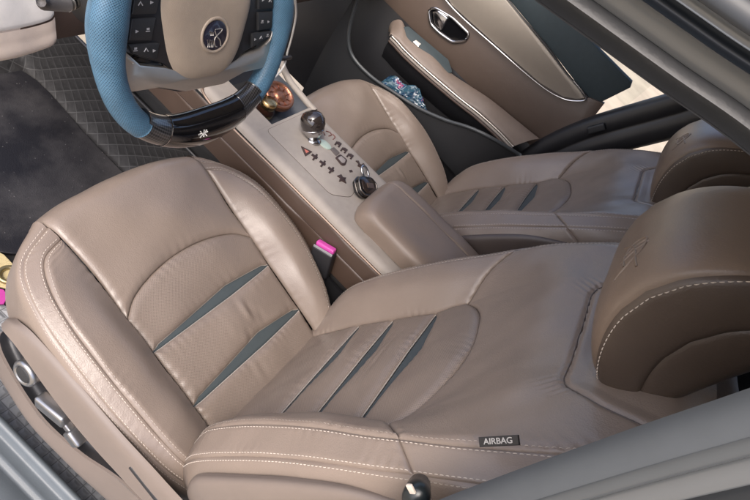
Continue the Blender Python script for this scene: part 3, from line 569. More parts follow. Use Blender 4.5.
# ------------------------------------------------------------------ floor mats
mat_=thing('floor_mat','quilted black diamond stitched floor mat lining the footwell below the steering wheel','floor mat',(0,.5,0))
mb=MB(); us=np.linspace(-.29,.80,90); rows=[]
def uvgrid(mb,P):
    su=np.concatenate([np.zeros((1,P.shape[1])),np.cumsum(np.linalg.norm(np.diff(P,axis=0),axis=2),0)],0); sv=np.concatenate([np.zeros((P.shape[0],1)),np.cumsum(np.linalg.norm(np.diff(P,axis=1),axis=2),1)],1)
    mb.grid(P,np.stack([su,sv],-1))
prof=cr([(-.15,0,.036),(-.1,0,.035),(.1,0,.034),(.24,0,.036),(.278,0,.044),(.290,0,.09),(.287,0,.17),(.268,0,.262)],60)
ys=np.r_[np.linspace(-.15,1.2,70)]; P=np.array([[(q[0],y,q[2]) for y in ys] for q in prof])
for i in range(P.shape[0]):
    for j in range(P.shape[1]): 
        y=P[i,j,1]; P[i,j,2]+=.003*math.sin(9*y+5*P[i,j,0])+max(0,y-.93)**1.3*1.4
uvgrid(mb,P); mb.build('mat_shell',QUILT,mat_)
prof=cr([(-.296,0,.085),(-.291,0,.055),(-.280,0,.040),(-.25,0,.037),(-.15,0,.036)],40); ys=np.linspace(-.2,1.1,64); P=np.array([[(q[0],y,q[2]+.002*math.sin(23*y)) for y in ys] for q in prof]); mb=MB(); uvgrid(mb,P); c_,s_=math.cos(R_(45)),math.sin(R_(45)); mb.uv[0]=mb.uv[0]@np.array([[c_,s_],[-s_,c_]]); mb.build('mat_edge',QUILT_LIT,mat_)
mb=MB(); pth=cr([(.268,y,.262) for y in (1.0,.7,.5,.36)],40); mb.tube(pth,.004,8); mb.build('binding',BLACK,mat_)
dm=thing('worn_mat','flat dusty black sheet with white specks lying in the footwell left of the seat front','mat',(0,.7,.01))
poly=cr([(-.16,.62,0),(-.075,.52,0),(.0,.49,0),(.1,.46,0),(.2,.44,0),(.255,.47,0),(.262,.7,0),(.262,.95,0),(.1,.97,0),(-.1,.97,0),(-.2,.95,0),(-.2,.7,0),(-.16,.62,0)],60)[:-1,:2]
mb=MB(); mb.prism(poly,(np.array([0,0,.040]),EX,EY,EZ),0,.005,.0015); mb.build('sheet',DUST,dm,smooth=False)
yc=thing('yellow_tab','small yellow cloth tab with a brass eyelet and pink edge beside the seat front','cloth tab',(-.09,.52,.01))
f=lambda L,z:[tuple(at(a,b,z=z)[:2]) for a,b in L]
mb=MB(); mb.prism(f([(-14,246),(4,255),(22,274),(24,284),(12,290),(-12,284)],.048),(np.array([0,0,.046]),EX,EY,EZ),0,.004,.001); mb.build('cloth',plain('yellow cloth',(.50,.41,.22),.85,noise=.25,bump=1,bs=500),yc,smooth=False)
mb=MB(); mb.prism(f([(-14,286),(4,290),(8,297),(4,304),(-14,306)],.048),(np.array([0,0,.0455]),EX,EY,EZ),0,.004,.001); mb.build('pink_edge',plain('magenta cloth',(.42,.04,.26),.8),yc,smooth=False)
mb=MB(); c=at(9,275,z=.053); t=np.linspace(0,2*math.pi,32,endpoint=False); mb.tube(np.stack([c[0]+.017*np.cos(t),c[1]+.017*np.sin(t),0*t+.0535],1),.0048,10,closed=True); mb.build('eyelet',plain('old brass',(.33,.27,.14),.35,.8,noise=.3),yc)
# ------------------------------------------------------------------ dashboard
dash=thing('dashboard','cream lower dashboard with brown column shroud in front of the driver footwell','dashboard',(0,.7,.4))
mb=MB(); c0=[(-.33,.600,.49),(-.2,.606,.479),(-.08,.612,.472),(-.03,.618,.468),(.004,.622,.470),(.014,.626,.474)]
off=lambda L,dy,dz:[(x,y+dy,z+dz) for x,y,z in L]
c1=off(c0,-.012,.012); c2=off(c0,-.006,.036); c3=off(c0,.0,.052)
patch(mb,[off(c0,.12,.01),off(c0,.02,-.002),c1,c2,c3],nu=50,nv=40,puff=0,edges='',out=(0,-1,0),soft=.0003); mb.build('lower_pad',DASH,dash)
mb=MB(); patch(mb,[off(c3,.0025,.001),off(c3,.004,.004),off(c3,.03,.05),off(c3,.09,.12),off(c3,.16,.16),off(c3,.3,.17)],nu=50,nv=40,puff=.002,r=.006,edges='b',out=(0,-1,1),soft=.0003); mb.build('upper_pad',plain('sunlit dashboard top',(.80,.76,.70),.5,bump=.2,bs=700),dash)  # sun glare painted in: paler colour than the lower pad
mb=MB(); mb.grid(np.array([[(x,y+.0*x,z) for y,z in ((.80,.44),(.66,.445),(.648,.455),(.652,.50),(.66,.60),(.70,.70),(.86,.74))] for x in np.linspace(-.02,.262,20)])); mb.build('knee_panel',BROWNP,dash)
mb=MB(); mb.grid(np.array([[(x,y,z) for y,z in ((.80,.50),(.60,.50),(.575,.515),(.57,.56),(.58,.64),(.62,.70),(.80,.74))] for x in np.linspace(.505,1.13,30)])); mb.build('glove_compartment',BROWNP,dash)
mb=MB(); mb.grid(np.array([[(x,y,z) for y,z in ((.475,.425),(.50,.44),(.515,.47),(.525,.55),(.54,.72),(.7,.76))] for x in np.linspace(.285,.485,10)])); mb.build('centre_stack',BLACK,dash)
col_=thing('steering_column','dark steering column with a grey ribbed switch stalk behind the blue wheel','column',(0,.5,.65))
tt=R_(24); wn=np.array([0,-math.cos(tt),math.sin(tt)]); wu=np.array([0,math.sin(tt),math.cos(tt)]); ra=R_(-5); WX=math.cos(ra)*EX-math.sin(ra)*wu*-1; 
WX=math.cos(ra)*EX+math.sin(ra)*wu; WU=-math.sin(ra)*EX+math.cos(ra)*wu; WC=np.array([-.001,.351,.735])-wn*.012
mb=MB(); mb.tube([WC-wn*.03,WC-wn*.07,WC-wn*.2],[.045,.05,.055],24,r2=[.04,.05,.055]); mb.build('shroud',BLACK,col_)
mb=MB(); a,b_=at(44,2,y=.50),at(66,4,y=.52); e=at(92,-6,y=.535); mb.tube([a+(a-b_)*.12,a,b_],[.006,.0098,.0098],16); s_=mb.build('switch_stalk',plain('ribbed grey plastic',(.13,.12,.115),.6,bump=1,bs=900),col_)
mb=MB(); mb.tube([b_,b_+(e-b_)*.12],[.0102,.0102],16); mb.tube([b_+(e-b_)*.25,b_+(e-b_)*.35],[.0098,.0098],16); sub(mb,'ring',SATIN,s_,col_); mb=MB(); mb.tube([b_,e,e+(e-b_)],.0075,14); sub(mb,'stem',BLACK,s_,col_)
# ------------------------------------------------------------------ steering wheel
wheel=thing('steering_wheel','blue leather steering wheel with a carbon lower rim and beige hub','steering wheel',tuple(WC))
def W3(u,v,h=0): return WC+u*WX+v*WU+h*wn
WF=(WC,WX,WU,wn)
def rimc(a):
    u,v=.170*math.sin(a),-.170*math.cos(a)            # a=0 at the bottom
    return u, (max(v,-.138) if v>-.125 else -.138+.12*max(0,-.125-v)*0) if v>-.138 else -.138
def rim_pts(a0,a1,n):
    A=np.linspace(a0,a1,n); p=[]
    for a in A:
        c,s=math.cos(a),math.sin(a); u=.1595*s-.001; v=-.1595*c
        if c>0: v=-.1595*c*(1-.135*c**2.2)
        p.append((u,v))
    return np.array(p)
def rim_tube(mb,a0,a1,n,f,g=1):
    A=np.linspace(a0,a1,n); p=rim_pts(a0,a1,n); pts=np.array([W3(u,v+(.0045*max(0,math.cos(x)) if g==2 else 0)) for (u,v),x in zip(p,A)]); g=1; ri=np.array([f(a)[0] for a in A])*g; rn=np.array([f(a)[1] for a in A])*g
    mb.tube(pts,ri,28,r2=rn,ref=wn)
def fr_(a):
    s=abs(math.sin(a)); thumb=math.exp(-((abs(a-math.pi)-math.pi*.46)/.24)**2); return .0165+.006*thumb,.0175+.003*thumb
mb=MB(); rim_tube(mb,R_(47),R_(360-43),180,fr_); rl=mb.build('rim_leather',BLUE,wheel)
mb=MB(); rim_tube(mb,R_(-45),R_(49),90,lambda a:(.0175+.0105*math.exp(-((a-.12)/.55)**2),.0165),2); cb=mb.build('carbon_section',CARBON,wheel)
# gloss panel on the lower rim with its small mark
mb=MB(); rim_tube(mb,R_(-27),R_(31),60,lambda a:((.0175+.0105*math.exp(-((a-.12)/.55)**2))*1.03,.0165*1.04),2); gp=sub(mb,'gloss_panel',GLOSS,cb,wheel)
mb=MB()
for q in ([(-.006,.004),(-.001,-.001),(-.006,-.005)],[(-.009,.0),(-.003,.001)],[(.001,.005),(.001,-.005)],[(.006,.004),(.002,.0),(.007,-.005)],[(.0,.0),(.008,.001)]): mb.tube([W3(-.012+a*1.05,-.1345+b_*1.05,.0176) for a,b_ in q],.0009,6)
sub(mb,'white_mark',WHITE,cb,wheel)
# spokes
SYM=plain('grey symbol print',(.38,.38,.39),.6)
def mirx(L): return [(-a,b_) for a,b_ in L]
def inx(L): return [(a*.925,b_) for a,b_ in L]
low=[(-.150,-.012),(-.152,-.05),(-.140,-.062),(-.09,-.063),(-.04,-.075),(.04,-.075),(.09,-.063),(.140,-.062),(.152,-.05),(.150,-.012),(.125,-.030),(.08,-.038),(.04,-.05),(-.04,-.05),(-.08,-.038),(-.125,-.030)]
mb=MB(); mb.prism(inx(low),WF,-.012,.004,.003); mb.build('spoke_trim',SATIN,wheel,sharp=35)
mb=MB(); mb.prism(inx([(-.155,-.048),(-.14,-.064),(-.09,-.066),(-.04,-.079),(.04,-.079),(.09,-.066),(.14,-.064),(.155,-.048),(.1,-.0),(-.1,-.0)]),WF,-.03,-.006,.003); mb.build('spoke_back',GLOSS,wheel,sharp=35)
for s in (1,-1):
    m=inx if s>0 else (lambda L:inx(mirx(L)))
    mb=MB(); mb.prism(m([(-.150,-.006),(-.150,.055),(-.112,.065),(-.060,.065),(-.055,-.05),(-.085,-.033),(-.125,-.022)]),WF,-.02,.002,.002); pod=mb.build('switch_pod',BLACK,wheel,sharp=35)
    mb=MB(); e=cr([(s*-.139,.062,0),(s*-.141,.02,0),(s*-.139,-.014,0),(s*-.127,-.026,0)],30); mb.tube([W3(x,y,.003) for x,y,_ in e],.0022,8); sub(mb,'pod_trim',SATIN,pod,wheel)
    for k,(p,ic) in enumerate((([(-.146,.000),(-.110,-.002),(-.104,.024),(-.142,.024)],[(-.134,.010),(-.117,.011)]),([(-.146,-.004),(-.138,-.016),(-.100,-.026),(-.096,-.006),(-.11,-.005)],[(-.136,-.010),(-.119,-.012),(-.105,-.014)]),([(-.142,.028),(-.104,.028),(-.098,.054),(-.138,.050)],[(-.130,.040),(-.112,.041)]))):
        mb=MB(); mb.prism(m(p),WF,0,.0055,.0018); bt=sub(mb,'button',DARKP,pod,wheel,sharp=35)
        mb=MB()
        for i,(x,y) in enumerate(ic):
            x*=s*.925
            if (i+k)%3==0: mb.prism([(x-.0024,y-.0018),(x+.0024,y),(x-.0024,y+.0018)],WF,.0052,.0060)
            elif (i+k)%3==1: mb.prism([(x-.003,y-.0022),(x+.003,y-.0022),(x+.003,y-.0013),(x-.003,y-.0013)],WF,.0052,.0060); mb.prism([(x-.0018,y-.0003),(x+.002,y-.0003),(x+.002,y+.002),(x-.0018,y+.002)],WF,.0052,.0060)
            else: mb.tube([W3(x-.003,y-.002,.0058),W3(x,y+.002,.0058),W3(x+.003,y-.002,.0058)],.0006,6)
        sub(mb,'symbol',SYM,pod,wheel,smooth=False)
# hub pad: a rounded shield
th=np.linspace(0,2*math.pi,96,endpoint=False); hp=[]
for t in th:
    c,s=math.cos(t),math.sin(t); e=2/3.4; u=.084*np.sign(c)*abs(c)**e; v=.072*np.sign(s)*abs(s)**e; u*=1+.22*v/.072; hp.append((u-.004,v+.006))
hp=np.array(hp); mb=MB(); rings=[]
for s in np.r_[.002,np.linspace(.04,.9,16),np.linspace(.91,1,14)]:
    h=-.018+.030*(1-s**5)**(1/2.6) if s<1 else -.018
    rings.append([W3(u*s,v*s,h) for u,v in hp])
rings.append([W3(u*1.0,v*1.0,-.04) for u,v in hp]); mb.grid(np.array(rings),cv=True,flip=True); hub=mb.build('hub_pad',HUB,wheel)
mb=MB(); t=np.linspace(0,2*math.pi,48,endpoint=False); el=[(.0225*math.cos(a),.0225*math.sin(a)*.86) for a in t]
mb.tube([W3(a*1.12,b_*1.12,.0115) for a,b_ in el],.0024,10,closed=True); sub(mb,'emblem_ring',HUB,hub,wheel)
mb=MB(); mb.prism(el,WF,.010,.0132,.001); em=sub(mb,'emblem',plain('dark emblem face',(.022,.02,.035),.25,coat=.5),hub,wheel,sharp=40)
mb=MB()
# strokes traced in the hub plane: a looped numeral with hatching beside it
P_=(W3(0,0,.0136),wn); E0=lambda L:np.array([at(180+x/7.14,10+y/7.14,pl=P_) for x,y in L])
for q in ([(255,138),(298,132),(296,150),(262,185),(246,215),(250,255),(262,262)],[(250,150),(262,185),(285,215),(292,255)],): mb.tube(cr(E0(q),40),.00075,6,ref=wn)
for k in range(4): mb.tube(E0([(212+k*9,150+k*3),(220+k*6,182)]),.00045,6,ref=wn); mb.tube(E0([(196+k*12,215),(202+k*12,240),(198+k*12,268)]),.00045,6,ref=wn)
sub(mb,'emblem_strokes',SATIN,hub,wheel)
for c in passenger.children:                       # side panels get dark leather to paint in the shade on them
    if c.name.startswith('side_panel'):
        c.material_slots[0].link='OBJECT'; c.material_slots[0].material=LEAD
# ------------------------------------------------------------------ centre console
con=thing('centre_console','cream topped centre console with brown sides between the two seats','console',(.37,.1,0))
YS=[-.30,-.1,.1,.25,.36]
def lx(p,ys): return [cr([(x,y,z) for y in ys],40) for x,z in p]
mb=MB(); prof=[(.258,.318),(.2565,.34),(.2555,.372)]
patch(mb,lx(prof,[-.32,0,.3,.5,.75]),nu=60,nv=20,puff=.002,r=.006,edges='t',out=(-1,0,0)); prof=[(.2555,.372),(.2565,.392),(.2585,.410)]
p2=patch(mb,lx(prof,[-.32,0,.3,.5,.75]),nu=60,nv=14,puff=.002,r=.006,edges='bt',out=(-1,0,0)); side=mb.build('side_panel',BROWN,con)
st=MB(); stitch(st,line_at(p2,'b',.004)); sub(st,'stitching',BROWNP,side,con)
mb=MB(); patch(mb,lx([(.33,.0),(.305,.15),(.280,.25),(.2595,.305),(.2595,.319)],[-.32,0,.3,.5,.75]),nu=40,nv=20,puff=0,edges='',out=(-1,0,0)); mb.build('lower_side',CARPET,con)
mb=MB(); mb.tube(cr([(.2585,-.05,.413),(.2585,.2,.413),(.2585,.45,.413),(.262,.50,.45),(.266,.53,.56)],60),.0028,8); mb.build('edge_strip',plain('bronze strip',(.30,.22,.17),.35,.5),con)
deck=MB(); prof=[(.260,.4155),(.2615,.424),(.268,.4305),(.277,.4325),(.33,.4325),(.42,.4325),(.470,.4325),(.481,.4305),(.4875,.424),(.489,.41),(.490,.36),(.490,0)]
patch(deck,lx(prof,[-.30,-.1,.1,.25,.352]),nu=60,nv=80,puff=0,edges='',out=(0,0,1),soft=.0001)
patch(deck,lx(prof[:5],[.352,.42,.5]),nu=20,nv=20,puff=0,edges='',soft=.0); dk=deck.build('deck',CREAM,con)
mb=MB(); P=lambda L,z=.4345:[tuple(at(a,b_,z=z)[:2]) for a,b_ in L]; DF=(np.array([0,0,0.]),EX,EY,EZ)
def rpoly(p,r,n=5):
    p=np.asarray(p,float); o=[]
    for i in range(len(p)):
        a,b_,c=p[i-1],p[i],p[(i+1)%len(p)]; u=a-b_; v=c-b_; lu,lv=np.linalg.norm(u),np.linalg.norm(v); k=min(r,lu*.45,lv*.45); A=b_+u/lu*k; C_=b_+v/lv*k
        for t in np.linspace(0,1,n): o.append((1-t)**2*A+2*t*(1-t)*b_+t*t*C_)
    return np.array(o)
pl_=rpoly([(.303,.345),(.462,.345),(.468,.155),(.345,.125),(.303,.155)],.012); mb.prism(pl_,DF,.4320,.4338,.0008); mb.build('switch_plate',CREAM,con,sharp=40); mb=MB(); mb.tube([(*q,.4326) for q in np.array(pl_)],.0007,6,closed=True); mb.build('plate_gap',DKBR,con)
# cup holder tray, rims
mb=MB(); tr=[[(x,y,z) for x,z in ((.332,.4322),(.334,.425),(.338,.404),(.35,.400),(.46,.400),(.474,.404),(.478,.424),(.480,.4322))] for y in (.352,.3535,.40,.475)]; mb.grid(np.array(tr)); mb.grid(np.array([[(x,.3525,z) for z in (.401,.4324)] for x in (.334,.478)])); ct=mb.build('cup_tray',TRAYM,con)
mb=MB(); path=cr([(.484,.34,.4285),(.486,.38,.430),(.489,.437,.437),(.492,.49,.466),(.494,.512,.52),(.496,.53,.62),(.498,.56,.72)],80); mb.tube(path,.0085,14,r2=.0075); mb.build('console_rim',CREAM,con)
def glyph(poly,x,y,nm='toggle_switch'):
    d=np.array([.8,.62]); e=np.array([.62,-.8]); L=[tuple(np.array([x,y])+d*p*1.15+e*q*1.2) for p,q in poly]
    mb=MB(); mb.prism(P(L),DF,.4336,.4360,.0004); mb.build(nm,DKBR,con,sharp=40)
for (x,y) in ((315,157),(323,163.6),(331.4,170)): glyph([(-3.6,-.7),(-.8,-.7),(-.8,-3),(.9,-3),(.9,-.6),(2.2,-.6),(2.2,1),(.9,1),(.9,2.6),(-.8,2.6),(-.8,.8),(-3.6,.8)],x,y)
for (x,y) in ((338,143.8),(344,149.8),(350,155.8)): glyph([(-2.4,-2.2),(-.9,-2.2),(-.9,-.4),(1.2,-.4),(1.2,-1.8),(2.6,-1.8),(2.6,1.7),(-.9,1.7),(-.9,.9),(-2.4,.9)],x,y)
for pts in ([(337,176),(340,178),(339,181.5),(342,181),(346,183.5),(344.6,180),(346,178),(342.6,177.6),(341,174.6)],[(355.6,161),(358.2,163.4),(357.6,166),(361,167.6),(364.4,164.6),(362.8,163.4),(360.8,165),(359.6,163.8),(358.4,161)]):
    mb=MB(); mb.prism(P(pts),DF,.4336,.4366,.0006); mb.build('hook_switch',DKBR,con,sharp=40)
mb=MB(); tri=np.array(P([(301,146.4),(312,152),(305.4,156.2)])); mb.prism(tri,DF,.4336,.4362,.0006); hz=mb.build('hazard_button',DKBR,con,sharp=40)
mb=MB(); c=tri.mean(0)+np.array([-.001,-.001]); mb.prism(c+(tri-c)*.42,DF,.4360,.4368); sub(mb,'red_centre',plain('pale red plastic',(.62,.20,.15),.4),hz,con,smooth=False)
mb=MB(); t=np.linspace(0,2*math.pi,32,endpoint=False); c=np.array(P([(324.8,144.4)])[0]); mb.prism([c+np.array([.0115*math.cos(a)-.002*math.sin(a),.0165*math.sin(a)]) for a in t],DF,.4336,.4368,.0015); mb.build('park_button',plain('pale green plastic',(.42,.52,.45),.3,coat=.5),con,sharp=40)
mb=MB(); mb.prism(rpoly(P([(330,149),(334,147),(340,153),(336,156)]),.003),DF,.4336,.4352,.0005); mb.build('slide_track',plain('grey slot',(.13,.11,.10),.5),con,sharp=40)
mb=MB(); rp=rpoly(P([(335,157.6),(340,154.6),(347,160.6),(345,165.4),(341.4,165.4)]),.004); mb.prism(rp,DF,.4336,.4372,.001); bb=mb.build('mode_button',DKBR,con,sharp=40)
mb=MB(); c=rp.mean(0); mb.prism(c+(rp-c)*.66,DF,.4366,.4378,.0004); f2=sub(mb,'button_face',plain('grey button face',(.30,.27,.25),.35),bb,con,sharp=40)
mb=MB(); mb.prism(P([(349,170),(352,169.6),(353,172),(350,172.4)]),DF,.4336,.4344); mb.build('printed_mark',DKBR,con,smooth=False)
mb=MB()
for q in ([(326,131),(330,132.4),(331.4,135),(328.6,136)],[(332.5,134),(335,137),(333,139.6)],[(323.4,132),(325,135)]): mb.tube(cr([(*p,.4345) for p in P(q)],16),.0011,6)
mb.build('gear_letters',plain('red brown print',(.16,.05,.04),.5),con)
mb=MB(); b0=np.array([.388,.280,.432]); k0=np.array([.394,.299,.464]); ax=(k0-b0)/np.linalg.norm(k0-b0)
KA=(.0,.60,.80); kb=k0-np.array(KA)*.036; mb.lathe([(.017,-.003),(.017,.0),(.013,.0025),(.009,.004),(.009,.010)],np.array([kb[0],kb[1],.4345]),axis=(0,.3,.95),n=28); ls=mb.build('gear_lever',CHROME,con)
mb=MB(); mb.lathe([(.009,-.037),(.0137,-.032),(.0225,-.0165),(.0275,-.001),(.0267,.012),(.0204,.022),(.011,.0275),(.003,.029)],k0,axis=KA,n=36); sub(mb,'knob',plain('smoked gloss knob',(.028,.022,.020),.14,0,coat=1),ls,con)
mb=MB(); mb.lathe([(.0130,-.0335),(.0203,-.0220),(.0244,-.0138),(.0249,-.0115),(.0231,-.0105)],k0,axis=KA,n=36); sub(mb,'knob_collar',CHROME,ls,con)
# armrest lid
mb=MB(); bx=[(.297,.434),(.2955,.458),(.299,.4705),(.311,.4775),(.345,.4795),(.433,.4785)]
def lid(x,z,fy,dn): 
    return cr([(x,-.26,z-.006),(x,-.12,z),(x,fy-.055,z),(x,fy-.02,z-.003),(x,fy-.005,z-dn*.35),(x,fy,z-dn*.75),(x,fy-.002,z-dn)],60)
fyv=[.045,.055,.075,.088,.098,.100]
A=[lid(x,z,f_,max(.012,z-.434)) for (x,z),f_ in zip(bx,fyv)]; pA=patch(mb,A,nu=80,nv=40,puff=.0025,r=.007,edges='t',out=(0,0,1))
bx2=[(.433,.4785),(.46,.477),(.476,.472),(.4835,.460),(.484,.436)]; fy2=[.100,.094,.082,.066,.055]
B_=[lid(x,z,f_,max(.012,z-.434)) for (x,z),f_ in zip(bx2,fy2)]; patch(mb,B_,nu=80,nv=30,puff=.0025,r=.007,edges='b',out=(0,0,1)); ar=mb.build('armrest_lid',leather('armrest leather',(.235,.180,.142),rough=.45),con)
mb=MB(); mb.box((.385,-.10,.434),(.170,.26,.012),bev=.004); mb.build('armrest_hinge_plate',BLACK,con)
# ------------------------------------------------------------------ things on the console
fob=thing('key_fob','black car key in a chrome edged case lying against the armrest front','car key',(.39,.125,.434))
q=rotx(20)@np.array([[math.cos(R_(-28)),-math.sin(R_(-28)),0],[math.sin(R_(-28)),math.cos(R_(-28)),0],[0,0,1]]); fo=np.array([.388,.120,.450]); FF=(fo,q[:,0],q[:,1],q[:,2])
oc=rpoly([(-.030,-.012),(-.018,-.024),(.018,-.024),(.031,-.010),(.031,.010),(.018,.022),(-.018,.022),(-.030,.012)],.006)
mb=MB(); mb.prism(oc,FF,-.012,.006,.003); mb.build('case',GLOSS,fob,sharp=40)
mb=MB(); mb.tube([fo+FF[1]*a+FF[2]*b_+FF[3]*.0052 for a,b_ in oc*.93],.0019,8,closed=True); mb.tube([fo+FF[1]*a+FF[2]*b_-FF[3]*.004 for a,b_ in oc*1.03],.0016,8,closed=True); mb.build('chrome_edge',plain('dark chrome',(.25,.23,.21),.2,1),fob)
mb=MB(); mb.prism(oc*.72,FF,.0055,.0085,.0012); fc=mb.build('face',plain('smoked face',(.05,.035,.03),.2,.4,coat=.8,noise=.3,ns=150),fob,sharp=40)
mb=MB(); mb.box(fo+FF[1]*.004+FF[3]*.009,(.022,.012,.001),rot=q,bev=.0004); mb.build('key_button',plain('bronze key button',(.20,.13,.09),.3,.7),fob)
mb=MB(); t=np.linspace(0,2*math.pi,24,endpoint=False); rc=np.array([.432,.150,.444]); mb.tube([rc+np.array([.011*math.cos(a),.016*math.sin(a)*.8,.007*math.sin(a)]) for a in t],.0028,8,closed=True); mb.build('key_ring',CHROME,fob)
mb=MB(); mb.tube(cr([(.425,.140,.440),(.418,.132,.448),(.405,.128,.450)],12),.0042,8); mb.build('clip',SATIN,fob)
jar=thing('jar','round copper lidded dark jar standing in the cup tray','jar',(.414,.408,.40))
jc=np.array([.414,.408,.401]); mb=MB(); mb.lathe([(.020,0),(.024,.003),(.024,.018),(.020,.026),(.020,.032)],jc,n=36); mb.build('glass_body',BRGL,jar)
lax=(-.12,-.22,.97); lc=jc+np.array([-.004,-.004,.034]); mb=MB(); mb.lathe([(.034,-.004),(.0355,-.002),(.0355,.010),(.0335,.0125),(.0285,.0125),(.028,.0115),(.012,.0115),(.0115,.0125),(.004,.0125)],lc,axis=lax,n=44); ld=mb.build('lid',COPPER,jar)
a_=Vector(lax).normalized(); qq=np.array(a_.to_track_quat('Z','Y').to_matrix()); mb=MB()
for k in range(9):
    t0=k*.698; pts=[lc+qq@np.array([r*math.cos(t0+w_),r*math.sin(t0+w_),.0122]) for r,w_ in ((.016,0),(.019,.16),(.023,.12),(.026,.25))]; mb.tube(pts,.0009,6)
sub(mb,'relief_pattern',plain('dark copper',(.22,.08,.045),.4,.8),ld,jar)
jar2=thing('bottle','small brown glass bottle with a gold band beside the copper lidded jar','bottle',(.365,.40,.40)); c=np.array([.366,.396,.401])
mb=MB(); mb.lathe([(.018,0),(.0205,.002),(.0205,.024),(.016,.030),(.016,.034)],c,n=32); mb.build('glass_body',BRGL,jar2)
mb=MB(); mb.lathe([(.0172,.030),(.0178,.031),(.0178,.044),(.016,.046),(.003,.046)],c,n=32); mb.build('cap',GOLD,jar2)
mb=MB(); mb.lathe([(.0206,.008),(.0209,.009),(.0209,.016),(.0206,.017)],c,n=32); mb.build('band',GOLD,jar2)
cab=thing('charging_cable','white charging cable with a black clip hanging in front of the console rim','cable',(.45,.49,.55))
mb=MB(); mb.tube(cr([at(291,-30,y=.46),at(294,-8,y=.46),at(296,14,y=.46),at(292,36,y=.46),at(287.5,52,y=.46),at(286,60,y=.455),at(282,69,y=.44),at(275,77,y=.42),at(268,82,y=.41)],80),.0022,8); mb.build('cord',WHITE,cab)
mb=MB(); a,b_=at(281.5,58.5,y=.455),at(291,57,y=.457); mb.tube([a,a+(b_-a)*.1,a+(b_-a)*.9,b_],[.003,.0055,.0055,.003],12); mb.build('clip',BLACK,cab)
# ------------------------------------------------------------------ seat belt buckle
bu=thing('seat_belt_buckle','black seat belt buckle with a bright pink release button by the console side','buckle',(.236,.03,.2))
ba=np.array([.0,.33,.944]); bx_=np.array([1.,0,0]); by_=np.cross(ba,bx_); q=np.stack([bx_,by_,ba],1); tp=np.array([.2405,.083,.372])
mb=MB(); mb.box(tp-ba*.034,(.021,.050,.066),rot=q,bev=.005); mb.build('housing',BLACK,bu)
mb=MB(); mb.box(tp-ba*.088,(.016,.040,.05),rot=q,bev=.005); mb.tube([tp-ba*.1,tp-ba*.2],[.008,.008],10); mb.build('stalk',DARKP,bu)
mb=MB(); mb.box(tp+ba*.003+bx_*.003,(.014,.044,.012),rot=q,bev=.004); mb.build('release_button',PINK,bu)
mb=MB(); mb.box(tp-ba*.0008-bx_*.0075,(.003,.046,.006),rot=q,bev=.001); mb.build('slot_edge',plain('grey slot edge',(.30,.30,.31),.4),bu)
# ------------------------------------------------------------------ far door
door=thing('passenger_door','closed brown far door with silver trim, chrome handle and cream armrest','car door',(1.13,.2,.2)); door['kind']='thing'
def yz(L,x): return [at(a,b_,x=x) for a,b_ in L]
def plate(mb,L,x,th,bev=.002,r=0):
    p=np.array([q[1:] for q in yz(L,x)]); p=rpoly(p,r) if r else p
    mb.prism(p,(np.array([x,0,0]),EY,EZ,EO),-th,0,bev)
mb=MB(); plate(mb,[(290,-80),(420,-60),(452,2),(500,46),(540,81),(563,94),(590,98),(604,104),(560,160),(515,160),(440,120),(370,60)],1.14,.02); mb.build('door_card',leather('door leather',(.088,.061,.046),rough=.5,grain=.2),door,sharp=30)
mb=MB(); L=[(430,-30),(451,5),(500,49),(540,83.5),(563,97),(578,99.5),(584.5,98),(580,90),(565,73),(545,47),(504,-3),(480,-40)]; plate(mb,L,1.131,.012,.004); mb.build('upper_trim',plain('champagne satin trim',(.34,.30,.25),.38,.35,noise=.05),door,sharp=30)
mb=MB(); mb.tube(cr(yz([(425,-36),(449,4),(499,50),(540,85),(563,98.6),(579,101),(586,98.6),(581,89.5),(573,80)],1.128),90),.0024,8); mb.build('chrome_strip',CHROME,door)
mb=MB(); plate(mb,[(484,-40),(508,-1),(548,47),(568,73),(586,96),(598,104),(630,88),(632,82),(598,48),(574,22),(548,-4),(520,-40)],1.148,.02,.006); mb.build('window_sill_trim',TEAL,door,sharp=30)
mb=MB(); mb.tube(cr(yz([(482,-40),(507,-1),(547,47),(567,74),(587,97)],1.139),50),.004,8); mb.build('belt_seal',BLACK,door)
mb=MB(); mb.grid(np.array([[(1.16-.09*(z-.75)/.38,y-.35*(z-.75)*0,z) for z in (.74,1.12)] for y in (-.2,.9)])); mb.build('window_pane',GLASS,door,smooth=False)
hd=[(429,9),(436,7.5),(453,17.5),(470,34),(466,40.5),(453,42),(440,33),(431,24)]
mb=MB(); p=np.array([q[1:] for q in yz(hd,1.139)]); p=rpoly(p,.012); mb.tube([np.array([1.136,a,b_]) for a,b_ in p],.0042,10,closed=True); hb=mb.build('handle_bezel',CHROME,door)
mb=MB(); c=p.mean(0); mb.prism(c+(p-c)*.97,(np.array([1.138,0,0]),EY,EZ,EO),-.004,-.0005); sub(mb,'handle_recess',GLOSS,hb,door,smooth=False)
mb=MB(); plate(mb,[(432,11),(438,10),(448,18),(444,26),(441,31),(434,24)],1.130,.012,.004,r=.006); sub(mb,'handle_lever',CHROME,hb,door,sharp=30)
